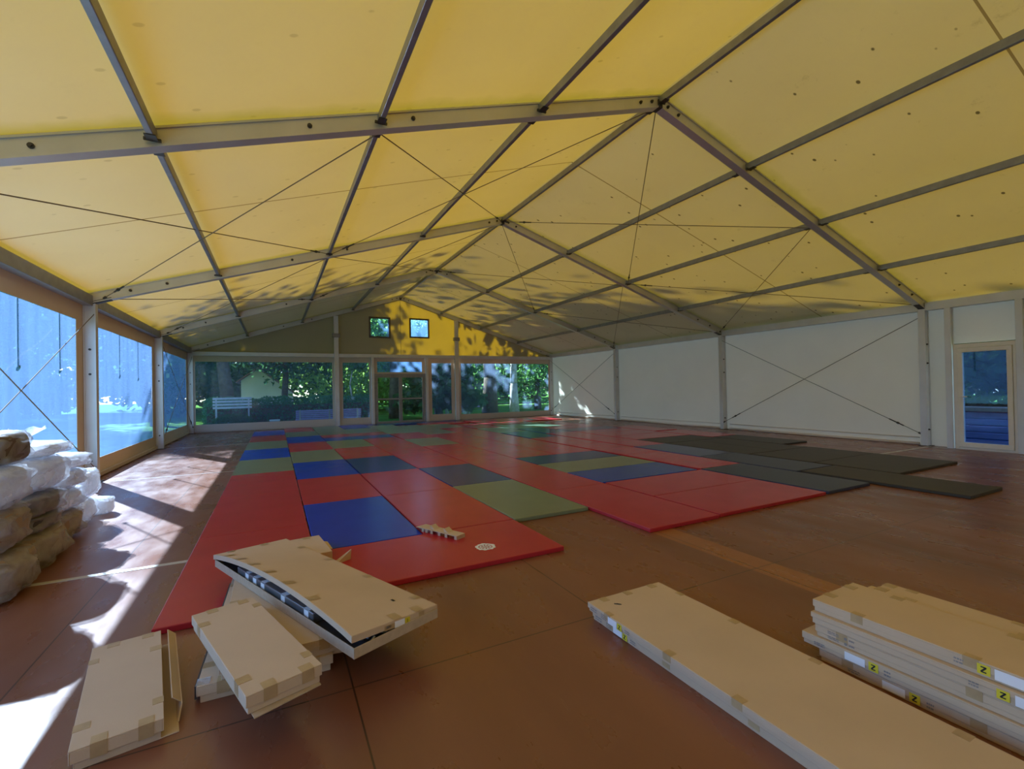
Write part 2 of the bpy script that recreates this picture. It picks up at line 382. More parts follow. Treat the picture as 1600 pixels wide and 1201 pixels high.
for sd in (0, 1):
    for (a, b_, bl) in bays[1:]:
        x = -.10 if sd == 0 else W+.06
        r = MB().box(x-.06, x+.07, a+.06, b_-.06, HE-.06, HE+.11).build('eave_beam', 'galvanised' if sd == 0 else 'aluminium_post', None, .006)
        tag(r, '%s eave beam on the %s wall, %s' % ('dark' if sd == 0 else 'pale', 'clear vinyl' if sd == 0 else 'beige fabric', bl), 'eave beam', 'eave beams of the marquee')

# ------------------------------------------------------------------ brace cables with turnbuckles
def cable(p, q, label, rad=.007, tb=True):
    p = Vector(p); q = Vector(q); mid = (p+q)/2
    r = tag(empty('brace_cable', mid), label, 'cable', 'brace cables of the marquee')
    MB().tube(p-mid, q-mid, rad, 6).build('wire', 'wire', r)
    if tb:
        d = (q-p).normalized(); a = p-mid+d*.35
        MB().tube(a, a+d*.10, .013, 8).tube(a+d*.10, a+d*.14, .024, 8).tube(a+d*.14, a+d*.30, .013, 8).build('turnbuckle', 'steel_dark', r)
        MB().tube(p-mid, p-mid+d*.06, .02, 8).build('end_hook', 'steel_dark', r)
def rp(x, y, dz=.03): return (x, y, zr(x)+dz)
xm1, xm2, xL, xR = PX[1], PX[5], .12, W-.12
for (ya, yb, bl) in ((0, 5, 'bay nearest the camera'), (5, 10, 'bay over the mats')):
    a, b_ = ya+.10, yb-.10
    for nm, xa, xb in (('lower left', xL, xm1), ('upper left', xm1, W/2-.06), ('upper right', xm2, W/2+.06), ('lower right', xR, xm2)):
        cable(rp(xa, b_), rp(xb, a), 'thin brace cable from far bottom to near top, %s roof, %s' % (nm, bl))
        cable(rp(xb, b_, .05), rp(xa, a, .05), 'thin brace cable from near bottom to far top, %s roof, %s' % (nm, bl))
for (xw, ya, yb, sd, wl) in ((-.02, 0, 5, 0, 'clear left wall behind the wrapped bundles'), (-.02, 10, 15, 0, 'last window of the left wall'),
                             (W+.02, 0, 5, 1, 'beige right wall beside the black mats'), (W+.02, 10, 15, 1, 'beige right wall in the far corner')):
    cable((xw, yb-.05, .22), (xw, ya+.05, 2.72), 'brace cable rising towards the camera, %s' % wl)
    cable((xw, ya+.05, .25), (xw, yb-.05, 2.72), 'brace cable rising away from the camera, %s' % wl)

# ------------------------------------------------------------------ left wall: fabric border with clear windows
XL = -.17
bay_y = [(-10, -5), (-5, 0), (0, 5), (5, 10), (10, 15)]
mb = MB()
for (a, b_) in bay_y:
    mb.box(XL-.004, XL+.004, a+.0, b_, 2.60, HE-.03)          # valance
    mb.box(XL-.004, XL+.004, a, b_, 0, .33)                   # skirt
    mb.box(XL-.004, XL+.004, a, a+.30, .33, 2.60); mb.box(XL-.004, XL+.004, b_-.32, b_, .33, 2.60)
    mb.box(XL+.004, XL+.05, a+.1, b_-.1, .02, .085)           # hem pipe casing
wl = mb.build('wall_left', 'valance_membrane'); tag(wl, 'beige fabric border around the clear vinyl windows of the left wall', 'wall', kind='structure')
names = ['out of view behind the photographer', 'beside the photographer', 'behind the pile of wrapped bundles', 'between the second and third left posts', 'nearest to the far left corner']
for i, (a, b_) in enumerate(bay_y):
    vs, fs = grid(lambda u, v: (XL+.004*math.sin(u*19+i)*math.sin(v*4+u*3), a+.29+u*(b_-a-.6), .32+v*2.29), 40, 14)
    o = MB().add(vs, fs).build('window_%d' % (i+1), 'vinyl_left', smooth=True)
    tag(o, 'bluish clear vinyl window of the left wall, %s' % names[i], 'window', kind='structure')
# rolled-up window straps hanging on the outside
for j, (y, zt, zb) in enumerate(((2.9, 2.6, 1.80), (4.12, 2.6, 1.82), (7.0, 2.6, 1.82), (8.4, 2.6, 1.80))):
    o = MB().box(XL-.03, XL-.022, y-.014, y+.014, zb, zt+.1).box(XL-.04, XL-.012, y-.03, y+.03, zb-.03, zb).build('hanging_strap', 'wrap_grey')
    tag(o, 'dark strap hanging behind the left vinyl windows, %s from the camera' % ORD[j], 'strap', 'window straps on the left wall')

# ------------------------------------------------------------------ far gable wall
YG = 15.02
def strips(mb, x0, x1, lo, hi, holes, y, breaks=()):
    xs = sorted(set([x0, x1]+[h[0] for h in holes]+[h[1] for h in holes]+[b for b in breaks if x0 < b < x1]))
    for a, b_ in zip(xs, xs[1:]):
        segs = [(lo, lo, hi(a), hi(b_))]
        for h in sorted(holes, key=lambda q: q[2]):
            if h[0] <= a+1e-6 and h[1] >= b_-1e-6:
                l = segs.pop(); segs.append((l[0], l[1], h[2], h[2])); segs.append((h[3], h[3], l[2], l[3]))
        for (p, q, r_, s_) in segs:
            mb.hexa([(a, y-.004, p), (b_, y-.004, q), (b_, y+.004, q), (a, y+.004, p), (a, y-.004, r_), (b_, y-.004, s_), (b_, y+.004, s_), (a, y+.004, r_)])
VENT = [(6.15, 6.89, 3.66, 4.40), (7.84, 8.58, 3.70, 4.42)]
mb = MB(); strips(mb, 0, W, 2.78, lambda x: zr(x)+FT, VENT, YG, (W/2,))
mb.box(W/2-.006, W/2+.006, YG-.012, YG-.004, 2.9, HR)
wg = mb.build('wall_far', 'gable_membrane'); tag(wg, 'yellowish fabric gable above the far windows', 'wall', kind='structure')
for i, h in enumerate(VENT):
    fr = MB(); x0, x1, z0, z1 = h
    fr.box(x0-.07, x1+.07, YG-.03, YG-.005, z1, z1+.07); fr.box(x0-.07, x1+.07, YG-.03, YG-.005, z0-.07, z0); fr.box(x0-.07, x0, YG-.03, YG-.005, z0, z1); fr.box(x1, x1+.07, YG-.03, YG-.005, z0, z1)
    o = fr.build('window_%d' % (6+i), 'wrap_brown'); tag(o, 'small square vent window, %s, high in the far gable' % ('shaded left one' if i == 0 else 'bright right one'), 'window', kind='structure')
    nt_ = MB().box(x0, x1, YG-.003, YG+.003, z0, z1).build('pane', 'vinyl_gable' , o)
# window panels below
def gable_panel(n, x0, x1, wx0, wx1, wz0, wz1, label, top=2.78):
    mb = MB(); strips(mb, x0, x1, 0, lambda x: top, [(wx0, wx1, wz0, wz1)], YG-.03)
    mb.box(x0+.03, x1-.03, YG-.075, YG-.034, .03, .10)
    o = mb.build('window_%d' % n, 'valance_membrane'); tag(o, label, 'window', kind='structure')
    MB().add(*grid(lambda u, v: (wx0-.01+u*(wx1-wx0+.02), YG-.03+.003*math.sin(u*13)*math.sin(v*5), wz0-.01+v*(wz1-wz0+.02)), 20, 8)).build('pane', 'vinyl_gable', o, smooth=True)
gable_panel(8, 0, 4.70, .06, 4.62, .30, 2.55, 'wide vinyl window of the far gable left of the doors, bench and hedge behind it')
gable_panel(9, 4.86, 6.13, 5.02, 6.05, .30, 2.55, 'narrow vinyl window just left of the glass doors')
gable_panel(10, 8.53, 9.78, 8.72, 9.62, .30, 2.55, 'narrow vinyl window just right of the glass doors')
gable_panel(11, 9.94, W, 10.08, W-.08, .25, 2.55, 'wide vinyl window of the far gable right of the doors, tree trunks behind it')
# transom above the door + door
mb = MB(); strips(mb, 6.23, 8.43, 2.09, lambda x: 2.78, [(6.38, 8.28, 2.16, 2.60)], YG-.03)
o = mb.build('window_12', 'valance_membrane'); tag(o, 'transom window above the glass double door', 'window', kind='structure')
MB().box(6.37, 8.29, YG-.032, YG-.028, 2.15, 2.61).build('pane', 'vinyl_gable', o)
dr = tag(empty('door_1', (7.33, YG-.05, 0)), 'aluminium framed glass double door in the far gable', 'door', kind='structure')
fm = MB(); fm.box(-1.10, 1.10, -.05, .03, 2.0, 2.09); fm.box(-1.10, -1.02, -.05, .03, 0, 2.0); fm.box(1.02, 1.10, -.05, .03, 0, 2.0)
fm.build('door_frame', 'galvanised', dr, .004)
for s in (-1, 1):
    x0, x1 = (-1.01, -.005) if s < 0 else (.005, 1.01)
    q = MB(); q.box(x0, x1, -.03, .02, 1.93, 1.995); q.box(x0, x1, -.03, .02, .01, .10); q.box(x0, x0+.07, -.03, .02, .10, 1.93); q.box(x1-.07, x1, -.03, .02, .10, 1.93); q.box(x0+.07, x1-.07, -.025, .015, 1.0, 1.06)
    lf = q.build('door_leaf', 'galvanised', dr, .004)
    MB().box(x0+.06, x1-.06, -.008, -.002, .09, 1.94).build('glass', 'glass', lf)
    hx = -.05 if s < 0 else .05
    MB().tube((hx, -.03, .95), (hx, -.075, .95), .01).tube((hx, -.07, .95), (hx+s*.12, -.07, .95), .010).build('door_handle', 'steel_dark', lf)

# ------------------------------------------------------------------ right wall and its door
XW = W+.19
YD0, YD1 = -1.46, -.46
mb = MB()
def wr(y0, y1, z0, z1, nu, nv, amp):
    def fn(u, v):
        y = y0+u*(y1-y0); z = z0+v*(z1-z0); e = math.sin(math.pi*u)*math.sin(math.pi*min(1, v*1.0+.0))
        d = amp*e*(math.sin((y*.9+z*2.4)*2.1)*.6+math.sin((y*1.7-z*1.1)*3+1)*.3)*(1.2-v)
        return (XW+.02*e+d, y, z)
    mb.add(*grid(fn, nu, nv))
for (a, b_) in ((0, 5), (5, 10), (10, 15)): wr(a, b_, 0, HE+.1, 50, 26, .035)
wr(YD1+.02, 0, 0, HE+.1, 10, 26, .05); wr(YD0, YD1+.02, 2.12, HE+.1, 14, 10, .03); wr(-10, YD0, 0, HE+.1, 40, 20, .03)
o = mb.build('wall_right', 'wall_membrane', smooth=True); tag(o, 'off-white fabric wall panels along the right side', 'wall', kind='structure')
for j, (a, b_) in enumerate(((.15, 4.85), (5.15, 9.85), (10.15, 14.85))):
    tag(MB().tube((XW-.02, a, .16), (XW-.02, b_, .16), .012, 8).tube((XW-.03, a, .03), (XW-.03, b_, .03), .03, 8).build('baseboard_right' if j == 0 else 'baseboard_right_%d' % (j+1), 'wall_membrane', smooth=True),
        'hem pipe at the foot of the right wall, %s panel from the side door' % ORD[j], 'wall hem', kind='structure')
for j, y in enumerate((-.43, -1.45)):
    s = MB(); s.box(W-.02, W, y-.05, y+.05, 0, HE-.06); s.box(W+.10, W+.12, y-.05, y+.05, 0, HE-.06); s.box(W, W+.10, y-.035, y+.035, 0, HE-.06)
    tag(s.build('trim_%d' % (5+j), 'aluminium_post', None, .003), 'aluminium stud %s the white side door' % ('beyond' if j == 0 else 'on the near side of'), 'stud', kind='structure')
dr = tag(empty('door_2', (W+.05, (YD0+YD1)/2, 0)), 'white framed glass side door in the right wall', 'door', kind='structure')
hw = (YD1-YD0)/2-.045
q = MB(); q.box(-.05, .03, -hw, hw, 2.02, 2.10); q.box(-.05, .03, -hw, -hw+.06, 0, 2.02); q.box(-.05, .03, hw-.06, hw, 0, 2.02); q.box(-.05, .03, -hw+.06, hw-.06, 0, .045)
q.build('door_frame', 'white_plastic', dr, .005)
h2 = hw-.065
q = MB(); q.box(-.075, .01, -h2, h2, 1.93, 2.015); q.box(-.075, .01, -h2, h2, .05, .145); q.box(-.075, .01, -h2, -h2+.075, .145, 1.93); q.box(-.075, .01, h2-.075, h2, .145, 1.93)
lf = q.build('door_leaf', 'white_plastic', dr, .006)
MB().box(-.035, -.028, -h2+.07, h2-.07, .14, 1.94).build('glass', 'glass_side', lf)
MB().box(-.085, -.075, h2-.05, h2-.025, .92, 1.10).tube((-.08, h2-.038, 1.05), (-.12, h2-.038, 1.05), .009).tube((-.115, h2-.038, 1.05), (-.115, h2-.15, 1.05), .009).build('door_handle', 'white_plastic', lf)
# back wall behind the camera
mb = MB(); strips(mb, -.17, W+.19, 0, lambda x: zr(x)+FT, [], Y0, (W/2,))
tag(mb.build('wall_back', 'wall_membrane'), 'fabric wall closing the marquee behind the photographer', 'wall', kind='structure')

# ------------------------------------------------------------------ gym mats
MT = .040
mesh_cache = {}
def mat_obj(x0, x1, y0, y1, colour, label):
    g_ = .006; w_, l_ = round(x1-x0-g_, 3), round(y1-y0-g_, 3); key = (w_, l_, colour)
    if key not in mesh_cache:
        o = MB().box(-w_/2, w_/2, -l_/2, l_/2, 0, MT).build('gym_mat', 'mat_'+colour, None, .006)
        mesh_cache[key] = o.data
    else: o = link('gym_mat', mesh_cache[key], None)
    o.location = ((x0+x1)/2+R0.uniform(-.001, .001), (y0+y1)/2, 0)
    o.rotation_euler = (0, 0, R0.uniform(-.0012, .0012))
    CW = {'red': 'red', 'blue': 'bright blue', 'navy': 'dark blue', 'green': 'olive green', 'slate': 'slate blue', 'black': 'black'}[colour]
    return tag(o, CW+' gym mat, '+label, 'gym mat', 'gym mats laid out on the floor')
C = {1: (1.91, 2.85), 2: (2.855, 3.79), 3: (3.80, 4.755), 4: (4.76, 5.70), 5: (5.715, 6.67), 6: (6.68, 7.63), 7: (7.635, 8.60), 8: (8.665, 9.63), 9: (9.68, 10.63), 10: (10.66, 11.60), 11: (11.61, 12.55), 12: (12.60, 13.53)}
cols = {
    1: ('leftmost column', [(-1.45, .44, 'red'), (.44, 2.30, 'red'), (2.30, 4.15, 'red'), (4.15, 6.03, 'green'), (6.03, 7.90, 'blue'), (7.90, 9.85, 'green'), (9.85, 11.8, 'red'), (11.8, 13.75, 'blue')]),
    2: ('second column from the left', [(-.50, 1.32, 'blue'), (1.32, 3.15, 'red'), (3.15, 5.02, 'blue'), (5.02, 6.88, 'green'), (6.88, 8.85, 'red'), (8.85, 10.75, 'blue'), (10.75, 12.65, 'green'), (12.65, 14.55, 'red')]),
    3: ('third column from the left', [(-.50, 1.30, 'red'), (1.30, 3.12, 'red'), (3.12, 5.0, 'navy'), (5.0, 6.93, 'red'), (6.93, 8.82, 'green'), (10.75, 12.65, 'green'), (12.65, 14.55, 'green')]),
    4: ('fourth column from the left', [(-.52, 1.37, 'green'), (1.37, 3.10, 'navy'), (3.10, 5.0, 'red'), (5.0, 6.93, 'red'), (6.93, 8.82, 'red'), (10.75, 12.65, 'green'), (12.65, 14.55, 'blue')]),
    5: ('fifth column from the left', [(-1.47, .42, 'red'), (.42, 2.31, 'red'), (2.31, 4.20, 'red'), (4.20, 6.12, 'red'), (6.12, 7.95, 'green'), (7.95, 9.85, 'red'), (9.85, 11.75, 'green'), (11.75, 13.6, 'green')]),
    6: ('sixth column from the left', [(3.20, 5.07, 'red'), (5.07, 6.96, 'red'), (6.96, 8.85, 'red'), (8.85, 10.75, 'green'), (10.75, 12.65, 'green')]),
    7: ('seventh column from the left', [(3.20, 5.07, 'red'), (5.07, 6.96, 'red'), (6.96, 8.85, 'red'), (8.85, 10.75, 'red'), (10.75, 12.65, 'green')]),
    8: ('eighth column from the left', [(-1.44, .50, 'slate'), (.50, 2.38, 'red'), (2.38, 4.22, 'red'), (4.22, 6.07, 'red'), (6.07, 7.95, 'navy'), (7.95, 9.8, 'green'), (9.8, 11.7, 'red')]),
    9: ('ninth column from the left', [(-.42, 1.40, 'slate'), (1.40, 3.22, 'navy'), (3.22, 5.1, 'red'), (5.1, 6.98, 'red'), (6.98, 8.87, 'navy'), (8.87, 10.75, 'green')]),
    12: ('column closest to the right wall', [(1.69, 3.52, 'black'), (3.55, 5.45, 'red'), (5.6, 7.5, 'red')]),
}
for k, (cn, rows) in cols.items():
    for i, (a, b_, c) in enumerate(rows):
        mat_obj(C[k][0], C[k][1], a, b_, c, '%s from the near end, %s' % (ORD[i], cn))
mat_obj(2.855, 4.755, -1.46, -.51, 'red', 'laid crosswise at the very front, round white mark printed on it')
mat_obj(3.80, 5.70, 8.83, 9.78, 'blue', 'laid crosswise just in front of the glass doors')
mat_obj(3.80, 5.70, 9.79, 10.74, 'red', 'laid crosswise behind a blue one near the glass doors')
mat_obj(6.70, 8.61, -1.45, -.505, 'red', 'laid crosswise at the front edge beside the slate blue corner')
mat_obj(6.70, 8.61, -.50, .45, 'red', 'laid crosswise between the front edge and a bright blue one')
mat_obj(6.68, 8.57, .48, 1.38, 'blue', 'laid crosswise, nearest of three crosswise stripes in the red field')
mat_obj(6.68, 8.57, 1.385, 2.30, 'green', 'laid crosswise between a bright blue and a dark blue stripe')
mat_obj(6.68, 8.57, 2.305, 3.19, 'navy', 'laid crosswise behind the olive green stripe in the red field')
mat_obj(9.75, 10.645, -2.41, -.44, 'black', 'nearest one jutting out at the front right')
mat_obj(10.70, 12.60, -1.30, -.10, 'black', 'laid crosswise, front right, its end pointing at the side door')
mat_obj(10.70, 12.60, -.09, 1.09, 'black', 'laid crosswise, second from the front right edge')
mat_obj(10.66, 11.60, 1.11, 3.22, 'black', 'lengthwise beside the dark blue strip on the right')
mat_obj(11.61, 12.55, 1.11, 3.22, 'black', 'lengthwise between two other black ones on the right')
mat_obj(10.66, 12.55, 3.25, 4.21, 'black', 'laid crosswise, farthest black one next to red')
ri = [(4.23, 5.17), (5.18, 6.12), (6.13, 6.97)]
for i, (a, b_) in enumerate(ri): mat_obj(10.66, 12.55, a, b_, 'red', 'laid crosswise behind the black ones on the right, %s row' % ORD[i])
mat_obj(10.66, 12.55, 6.99, 7.93, 'navy', 'laid crosswise as a narrow stripe towards the far right corner')
mat_obj(10.66, 12.55, 7.95, 8.86, 'red', 'laid crosswise just behind the far dark blue stripe')
mat_obj(10.66, 11.60, 8.88, 10.8, 'green', 'lengthwise near the far right corner')
mat_obj(11.61, 12.50, 8.88, 10.9, 'red', 'lengthwise, outermost towards the far right corner')
mat_obj(9.68, 11.58, 10.92, 11.86, 'red', 'laid crosswise in sunlight before the far right window, near row')
mat_obj(9.68, 11.58, 11.88, 12.82, 'red', 'laid crosswise in sunlight before the far right window, middle row')
mat_obj(9.68, 11.58, 12.84, 13.78, 'red', 'laid crosswise in sunlight before the far right window, last row')
mat_obj(11.60, 13.45, 11.88, 12.82, 'red', 'laid crosswise in the far right corner, near row')
mat_obj(11.60, 13.45, 12.84, 13.78, 'red', 'laid crosswise in the far right corner, last row')
mat_obj(5.72, 7.62, 13.62, 14.56, 'navy', 'laid crosswise across the threshold of the glass doors')
mat_obj(7.64, 9.54, 13.62, 14.56, 'navy', 'laid crosswise along the gable right of the glass doors')
mat_obj(7.64, 9.54, 12.67, 13.60, 'red', 'laid crosswise in front of the gable right of the doors')

# printed round mark on the front mat
front = [o for o in bpy.data.objects if o.get('label', '').startswith('red gym mat, laid crosswise at the very front')][0]
mb = MB(); n = 40; cx, cy = 4.16-front.location.x, -1.135-front.location.y
def ringpt(r, i, jit=0): a = 2*math.pi*i/n; return (cx+(r+jit)*math.cos(a), cy+(r+jit)*math.sin(a), MT+.0016)
js = [R0.uniform(-.008, .006) for _ in range(n)]
for i in range(n):
    mb.add([ringpt(.060, i), ringpt(.060, i+1), ringpt(.085, i+1, js[(i+1) % n]), ringpt(.085, i, js[i])], [(0, 1, 2, 3)])
    if i % 4: mb.add([ringpt(.034, i), ringpt(.034, i+1), ringpt(.054, i+1), ringpt(.054, i)], [(0, 1, 2, 3)])
    if i % 5 < 3: mb.add([ringpt(.006, i), ringpt(.006, i+1), ringpt(.029, i+1), ringpt(.029, i)], [(0, 1, 2, 3)])
e = mb.build('round_emblem', 'paper_white', front); e['label'] = 'round white printed mark with ragged rim'

# ------------------------------------------------------------------ cartons
def carton(root, w_, l_, h, lid=.62, inset=.006, printed=(), tapes=True, seed=0, tray=True):
    """flat two-piece carton in local axes: x across (0..w), y along (0..-l), z up. Lid sleeves over a tray."""
    r = random.Random(seed)
    zl = h*(1-lid)
    if tray:
        q = MB(); q.box(inset, w_-inset, -l_+inset, -inset, 0, h-.006); q.build('tray', 'cardboard', root, .003)
    q = MB(); q.box(0, w_, -l_, 0, h-.006, h); q.box(0, .005, -l_, 0, zl, h-.006); q.box(w_-.005, w_, -l_, 0, zl, h-.006); q.box(.005, w_-.005, -.005, 0, zl, h-.006); q.box(.005, w_-.005, -l_, -l_+.005, zl, h-.006)
    lidob = q.build('lid', 'cardboard', root, .0015, seg=1)
    if tapes:
        e = .0012
        def tp(x0, x1, y0, y1): MB().box(x0, x1, y0, y1, h, h+e).build('tape', 'tape', lidob)
        k = max(2, int(l_/.36))
        for i in range(k):
            y = -(.16+i*(l_-.3)/max(1, k-1))+r.uniform(-.04, .04); tl = r.uniform(.03, .06)
            tp(-.0012, tl, y-.025, y+.025)
            MB().box(-.0014, -.0002, y-.025, y+.025, h*.35, h).build('tape', 'tape', lidob)
            y += r.uniform(-.06, .06); tl = r.uniform(.03, .05)
            tp(w_-tl, w_+.0012, y-.025, y+.025); MB().box(w_+.0002, w_+.0014, y-.025, y+.025, h*.35, h).build('tape', 'tape', lidob)
        for e_ in (0, 1):
            for fx in (.18, .5, .85) if w_ > .4 else (.3, .8):
                x = w_*fx; y0, y1 = ((-.05, .0012) if e_ == 0 else (-l_-.0012, -l_+.05)); tp(x-.025, x+.025, y0, y1)
                yy = .0008 if e_ == 0 else -l_-.0008
                MB().box(x-.025, x+.025, yy-.0006, yy+.0006, h*.35, h).build('tape', 'tape', lidob)
    return lidob
def yellow_mark(parent, o, ax, up, s, nrm):
    """yellow square with a slanted letter stroke, on the plane spanned by ax (reading direction) and up"""
    o, ax, up, nrm = Vector(o), Vector(ax), Vector(up), Vector(nrm)
    a = [o+nrm*.0012, o+ax*s+nrm*.0012, o+ax*s+up*s+nrm*.0012, o+up*s+nrm*.0012]
    y = MB().hexa([p-nrm*.001 for p in a]+a).build('yellow_mark', 'yellow_ink', parent)
    def st(p, q, wd):
        p = o+ax*p[0]*s+up*p[1]*s+nrm*.002; q = o+ax*q[0]*s+up*q[1]*s+nrm*.002; d = (q-p).normalized(); sd = d.cross(nrm)*wd*s/2
        return [p-sd, q-sd, q+sd, p+sd]
    k = MB(); k.poly(st((.28, .75), (.72, .75), .13)); k.poly(st((.70, .77), (.30, .25), .15)); k.poly(st((.28, .25), (.72, .25), .13)); k.build('letter', 'black_ink', y)
def print_lines(parent, o, ax, up, nrm, w_, h, rows, seed=0, name='printed_text'):
    r = random.Random(seed); o, ax, up, nrm = Vector(o), Vector(ax), Vector(up), Vector(nrm); k = MB()
    for i in range(rows):
        zz = h*(1-(i+.5)/rows); x = 0
        while x < w_*.95:
            ln = min(r.uniform(.15, .4)*w_, w_-x); a = o+ax*x+up*(zz-h*.22/rows)+nrm*.0012; b_ = o+ax*(x+ln)+up*(zz-h*.22/rows)+nrm*.0012
            k.poly([a, b_, b_+up*h*.5/rows, a+up*h*.5/rows]); x += ln+.06*w_
    k.build(name, 'grey_ink', parent)
def sticker(parent, o, ax, up, nrm, w_, h):
    o, ax, up, nrm = Vector(o), Vector(ax), Vector(up), Vector(nrm)
    a = [o, o+ax*w_, o+ax*w_+up*h, o+up*h]; MB().hexa([p for p in a]+[p+nrm*.0012 for p in a]).build('white_sticker', 'paper_white', parent)
SIDE = dict(ax=(0, -1, 0), up=(0, 0, 1), nrm=(-1, 0, 0))       # the left long side of a carton, read along its length
def put(name, loc, ax_dir, label, cat='carton', group='flat cardboard cartons'):
    """ax_dir: direction of the carton's length (local -y)"""
    a = Vector(ax_dir).normalized(); rz = math.atan2(a.x, -a.y)
    return tag(empty(name, loc, rz), label, cat, group)
# pair of long cartons in the foreground right
lo = put('flat_carton', (4.255, -2.52, 0), (.005, -1), 'long flat carton at the right foreground, lower one of a neat pair')
carton(lo, .565, 2.05, .048, .6, .004, seed=3)
hi = put('flat_carton', (4.235, -2.50, .0485), (.005, -1), 'long flat carton with bare tan top, upper one of a pair at the right foreground')
ld = carton(hi, .575, 2.05, .050, .62, .006, seed=4)
for rt, s in ((hi, 1), (lo, 2)):
    print_lines(rt, (-.0005, -.03, .012), w_=.06, h=.026, rows=2, seed=s, **SIDE)
    print_lines(rt, (-.0005, -.13, .008), w_=.05, h=.03, rows=3, seed=s+7, name='barcode', **SIDE)
    sticker(rt, (-.0006, -.19, .006), w_=.075, h=.036, **SIDE)
    yellow_mark(rt, (-.0006, -.27, .006), SIDE['ax'], SIDE['up'], .036, SIDE['nrm'])
    print_lines(rt, (-.0005, -.33, .012), w_=.04, h=.022, rows=2, seed=s+3, **SIDE)
MB().tube((.12, -.10, .0502), (.145, -.125, .0515), .004, 5).tube((.135, -.105, .0502), (.15, -.13, .0515), .003, 5).build('printed_mark', 'black_ink', ld)

# stack of cartons at the right edge
ST = (5.00, -3.39)
stk = [
    ('lowest carton of the tall stack at the right edge, taped and scuffed', -.005, -.02, .0, .60, .062, 'b1'),
    ('carton with a yellow mark, second from the bottom of the right stack', -.022, .055, .063, .61, .056, 'b2'),
    ('carton with printed handling symbols, middle of the right stack', -.01, -.005, .120, .60, .060, 'b3'),
    ('open-edged carton, second from the top of the right stack', -.02, .01, .181, .60, .054, 'b4'),
]
for i, (lab, dx, dy, z, wd, h, key) in enumerate(stk):
    r = put('flat_carton', (ST[0]+dx, ST[1]+dy, z), (.02, -1), lab)
    ld = carton(r, wd, 1.95, h, .62 if key != 'b4' else .45, .005, seed=20+i, tapes=(key in ('b1', 'b3')))
    if key in ('b1', 'b2'):
        y = -.20 if key == 'b2' else -.27
        print_lines(r, (-.0006, y+.14, .012), w_=.05, h=.02, rows=2, seed=i, name='barcode', **SIDE)
        sticker(r, (-.0006, y, .010), w_=.085, h=.036, **SIDE)
        yellow_mark(r, (-.0006, y-.10, .010), SIDE['ax'], SIDE['up'], .038, SIDE['nrm'])
        print_lines(r, (-.0006, y-.16, .012), w_=.025, h=.03, rows=2, seed=i+4, **SIDE)
    if key == 'b4':
        yellow_mark(r, (-.0006, -.68, .008), SIDE['ax'], SIDE['up'], .036, SIDE['nrm']); sticker(r, (-.0006, -.73, .006), w_=.085, h=.038, **SIDE); print_lines(r, (-.0006, -.60, .012), w_=.03, h=.022, rows=2, seed=12, **SIDE)
    if key == 'b3':
        for zz in (.010, .034): print_lines(r, (-.0006, -.06, zz), w_=.05, h=.016, rows=2, seed=5, **SIDE); MB().tube((-.0004, -.14, zz+.008), (-.0016, -.14, zz+.008), .007, 10).build('printed_symbol', 'grey_ink', r); print_lines(r, (-.0006, -.155, zz), w_=.022, h=.015, rows=1, seed=6, **SIDE)
r = put('flat_carton', (ST[0]+.0, ST[1]+.01, .2355), (.02, -1), 'narrow tan carton on top of the right stack, front one')
ld = carton(r, .385, 1.95, .058, .6, .005, seed=31)
y = -.62
yellow_mark(r, (-.0006, y, .012), SIDE['ax'], SIDE['up'], .038, SIDE['nrm']); sticker(r, (-.0006, y-.05, .010), w_=.085, h=.040, **SIDE); print_lines(r, (-.0006, y+.07, .016), w_=.03, h=.026, rows=2, seed=9, **SIDE)
r = put('flat_carton', (ST[0]+.39, ST[1]-.07, .2355), (.02, -1), 'narrow carton on top of the right stack, half hidden rear one')
carton(r, .17, 1.95, .050, .6, .004, seed=33)

# left pile: A on the floor, C pair crossed under B and D
r = put('flat_carton', (1.705, -1.645, 0), (.165, -.875), 'short pale carton at the left foreground with its side flap open')
w_, l_, h = .285, .89, .085
q = MB(); q.box(.012, w_+.05, -l_+.01, -.012, 0, .005); q.box(.012, .016, -l_+.01, -.012, .005, h*.7); q.box(.016, w_-.01, -l_+.01, -l_+.014, .005, h*.55); q.box(.016, w_-.01, -.016, -.012, .005, h*.55)
q.box(.02, w_-.02, -l_+.02, -.02, .006, h-.008)
tr_ = q.build('tray', 'cardboard', r, .001, seg=1)
q = MB(); q.hexa([(w_+.045, -l_+.08, .004), (w_+.062, -l_+.12, .055), (w_+.066, -l_+.12, .055), (w_+.052, -l_+.08, .004), (w_+.045, -.06, .004), (w_+.062, -.02, .055), (w_+.066, -.02, .055), (w_+.052, -.06, .004)])
q.hexa([(w_+.062, -l_+.14, .05), (w_+.062, -.01, .05), (w_+.066, -.01, .05), (w_+.066, -l_+.14, .05), (w_+.028, -l_+.14, .083), (w_+.028, -.01, .083), (w_+.032, -.01, .083), (w_+.032, -l_+.14, .083)])
q.build('flap', 'cardboard', r)
lidb = carton(r, w_, l_, h, .60, .006, seed=41, tray=False)
C1 = put('flat_carton', (2.285, -.90, 0), (-.035, -1), 'wide carton lying on the floor, bottom of the crossed left pile')
carton(C1, .575, 1.39, .083, .55, .012, seed=51)
q = MB(); q.box(-.012, -.004, -1.36, -.10, .012, .07); q.build('gap_shade', 'dark_inside', C1)  # dark strip painted in for the shaded gap along the opened side
MB().box(-.003, .05, -1.385, -1.33, .0835, .0865).build('torn_film', 'plastic_film', C1)
C2 = put('flat_carton', (2.31, -.96, .0845), (.01, -1), 'wide carton second from the bottom of the crossed left pile, end crumpled')
carton(C2, .53, 1.34, .078, .6, .01, seed=53)
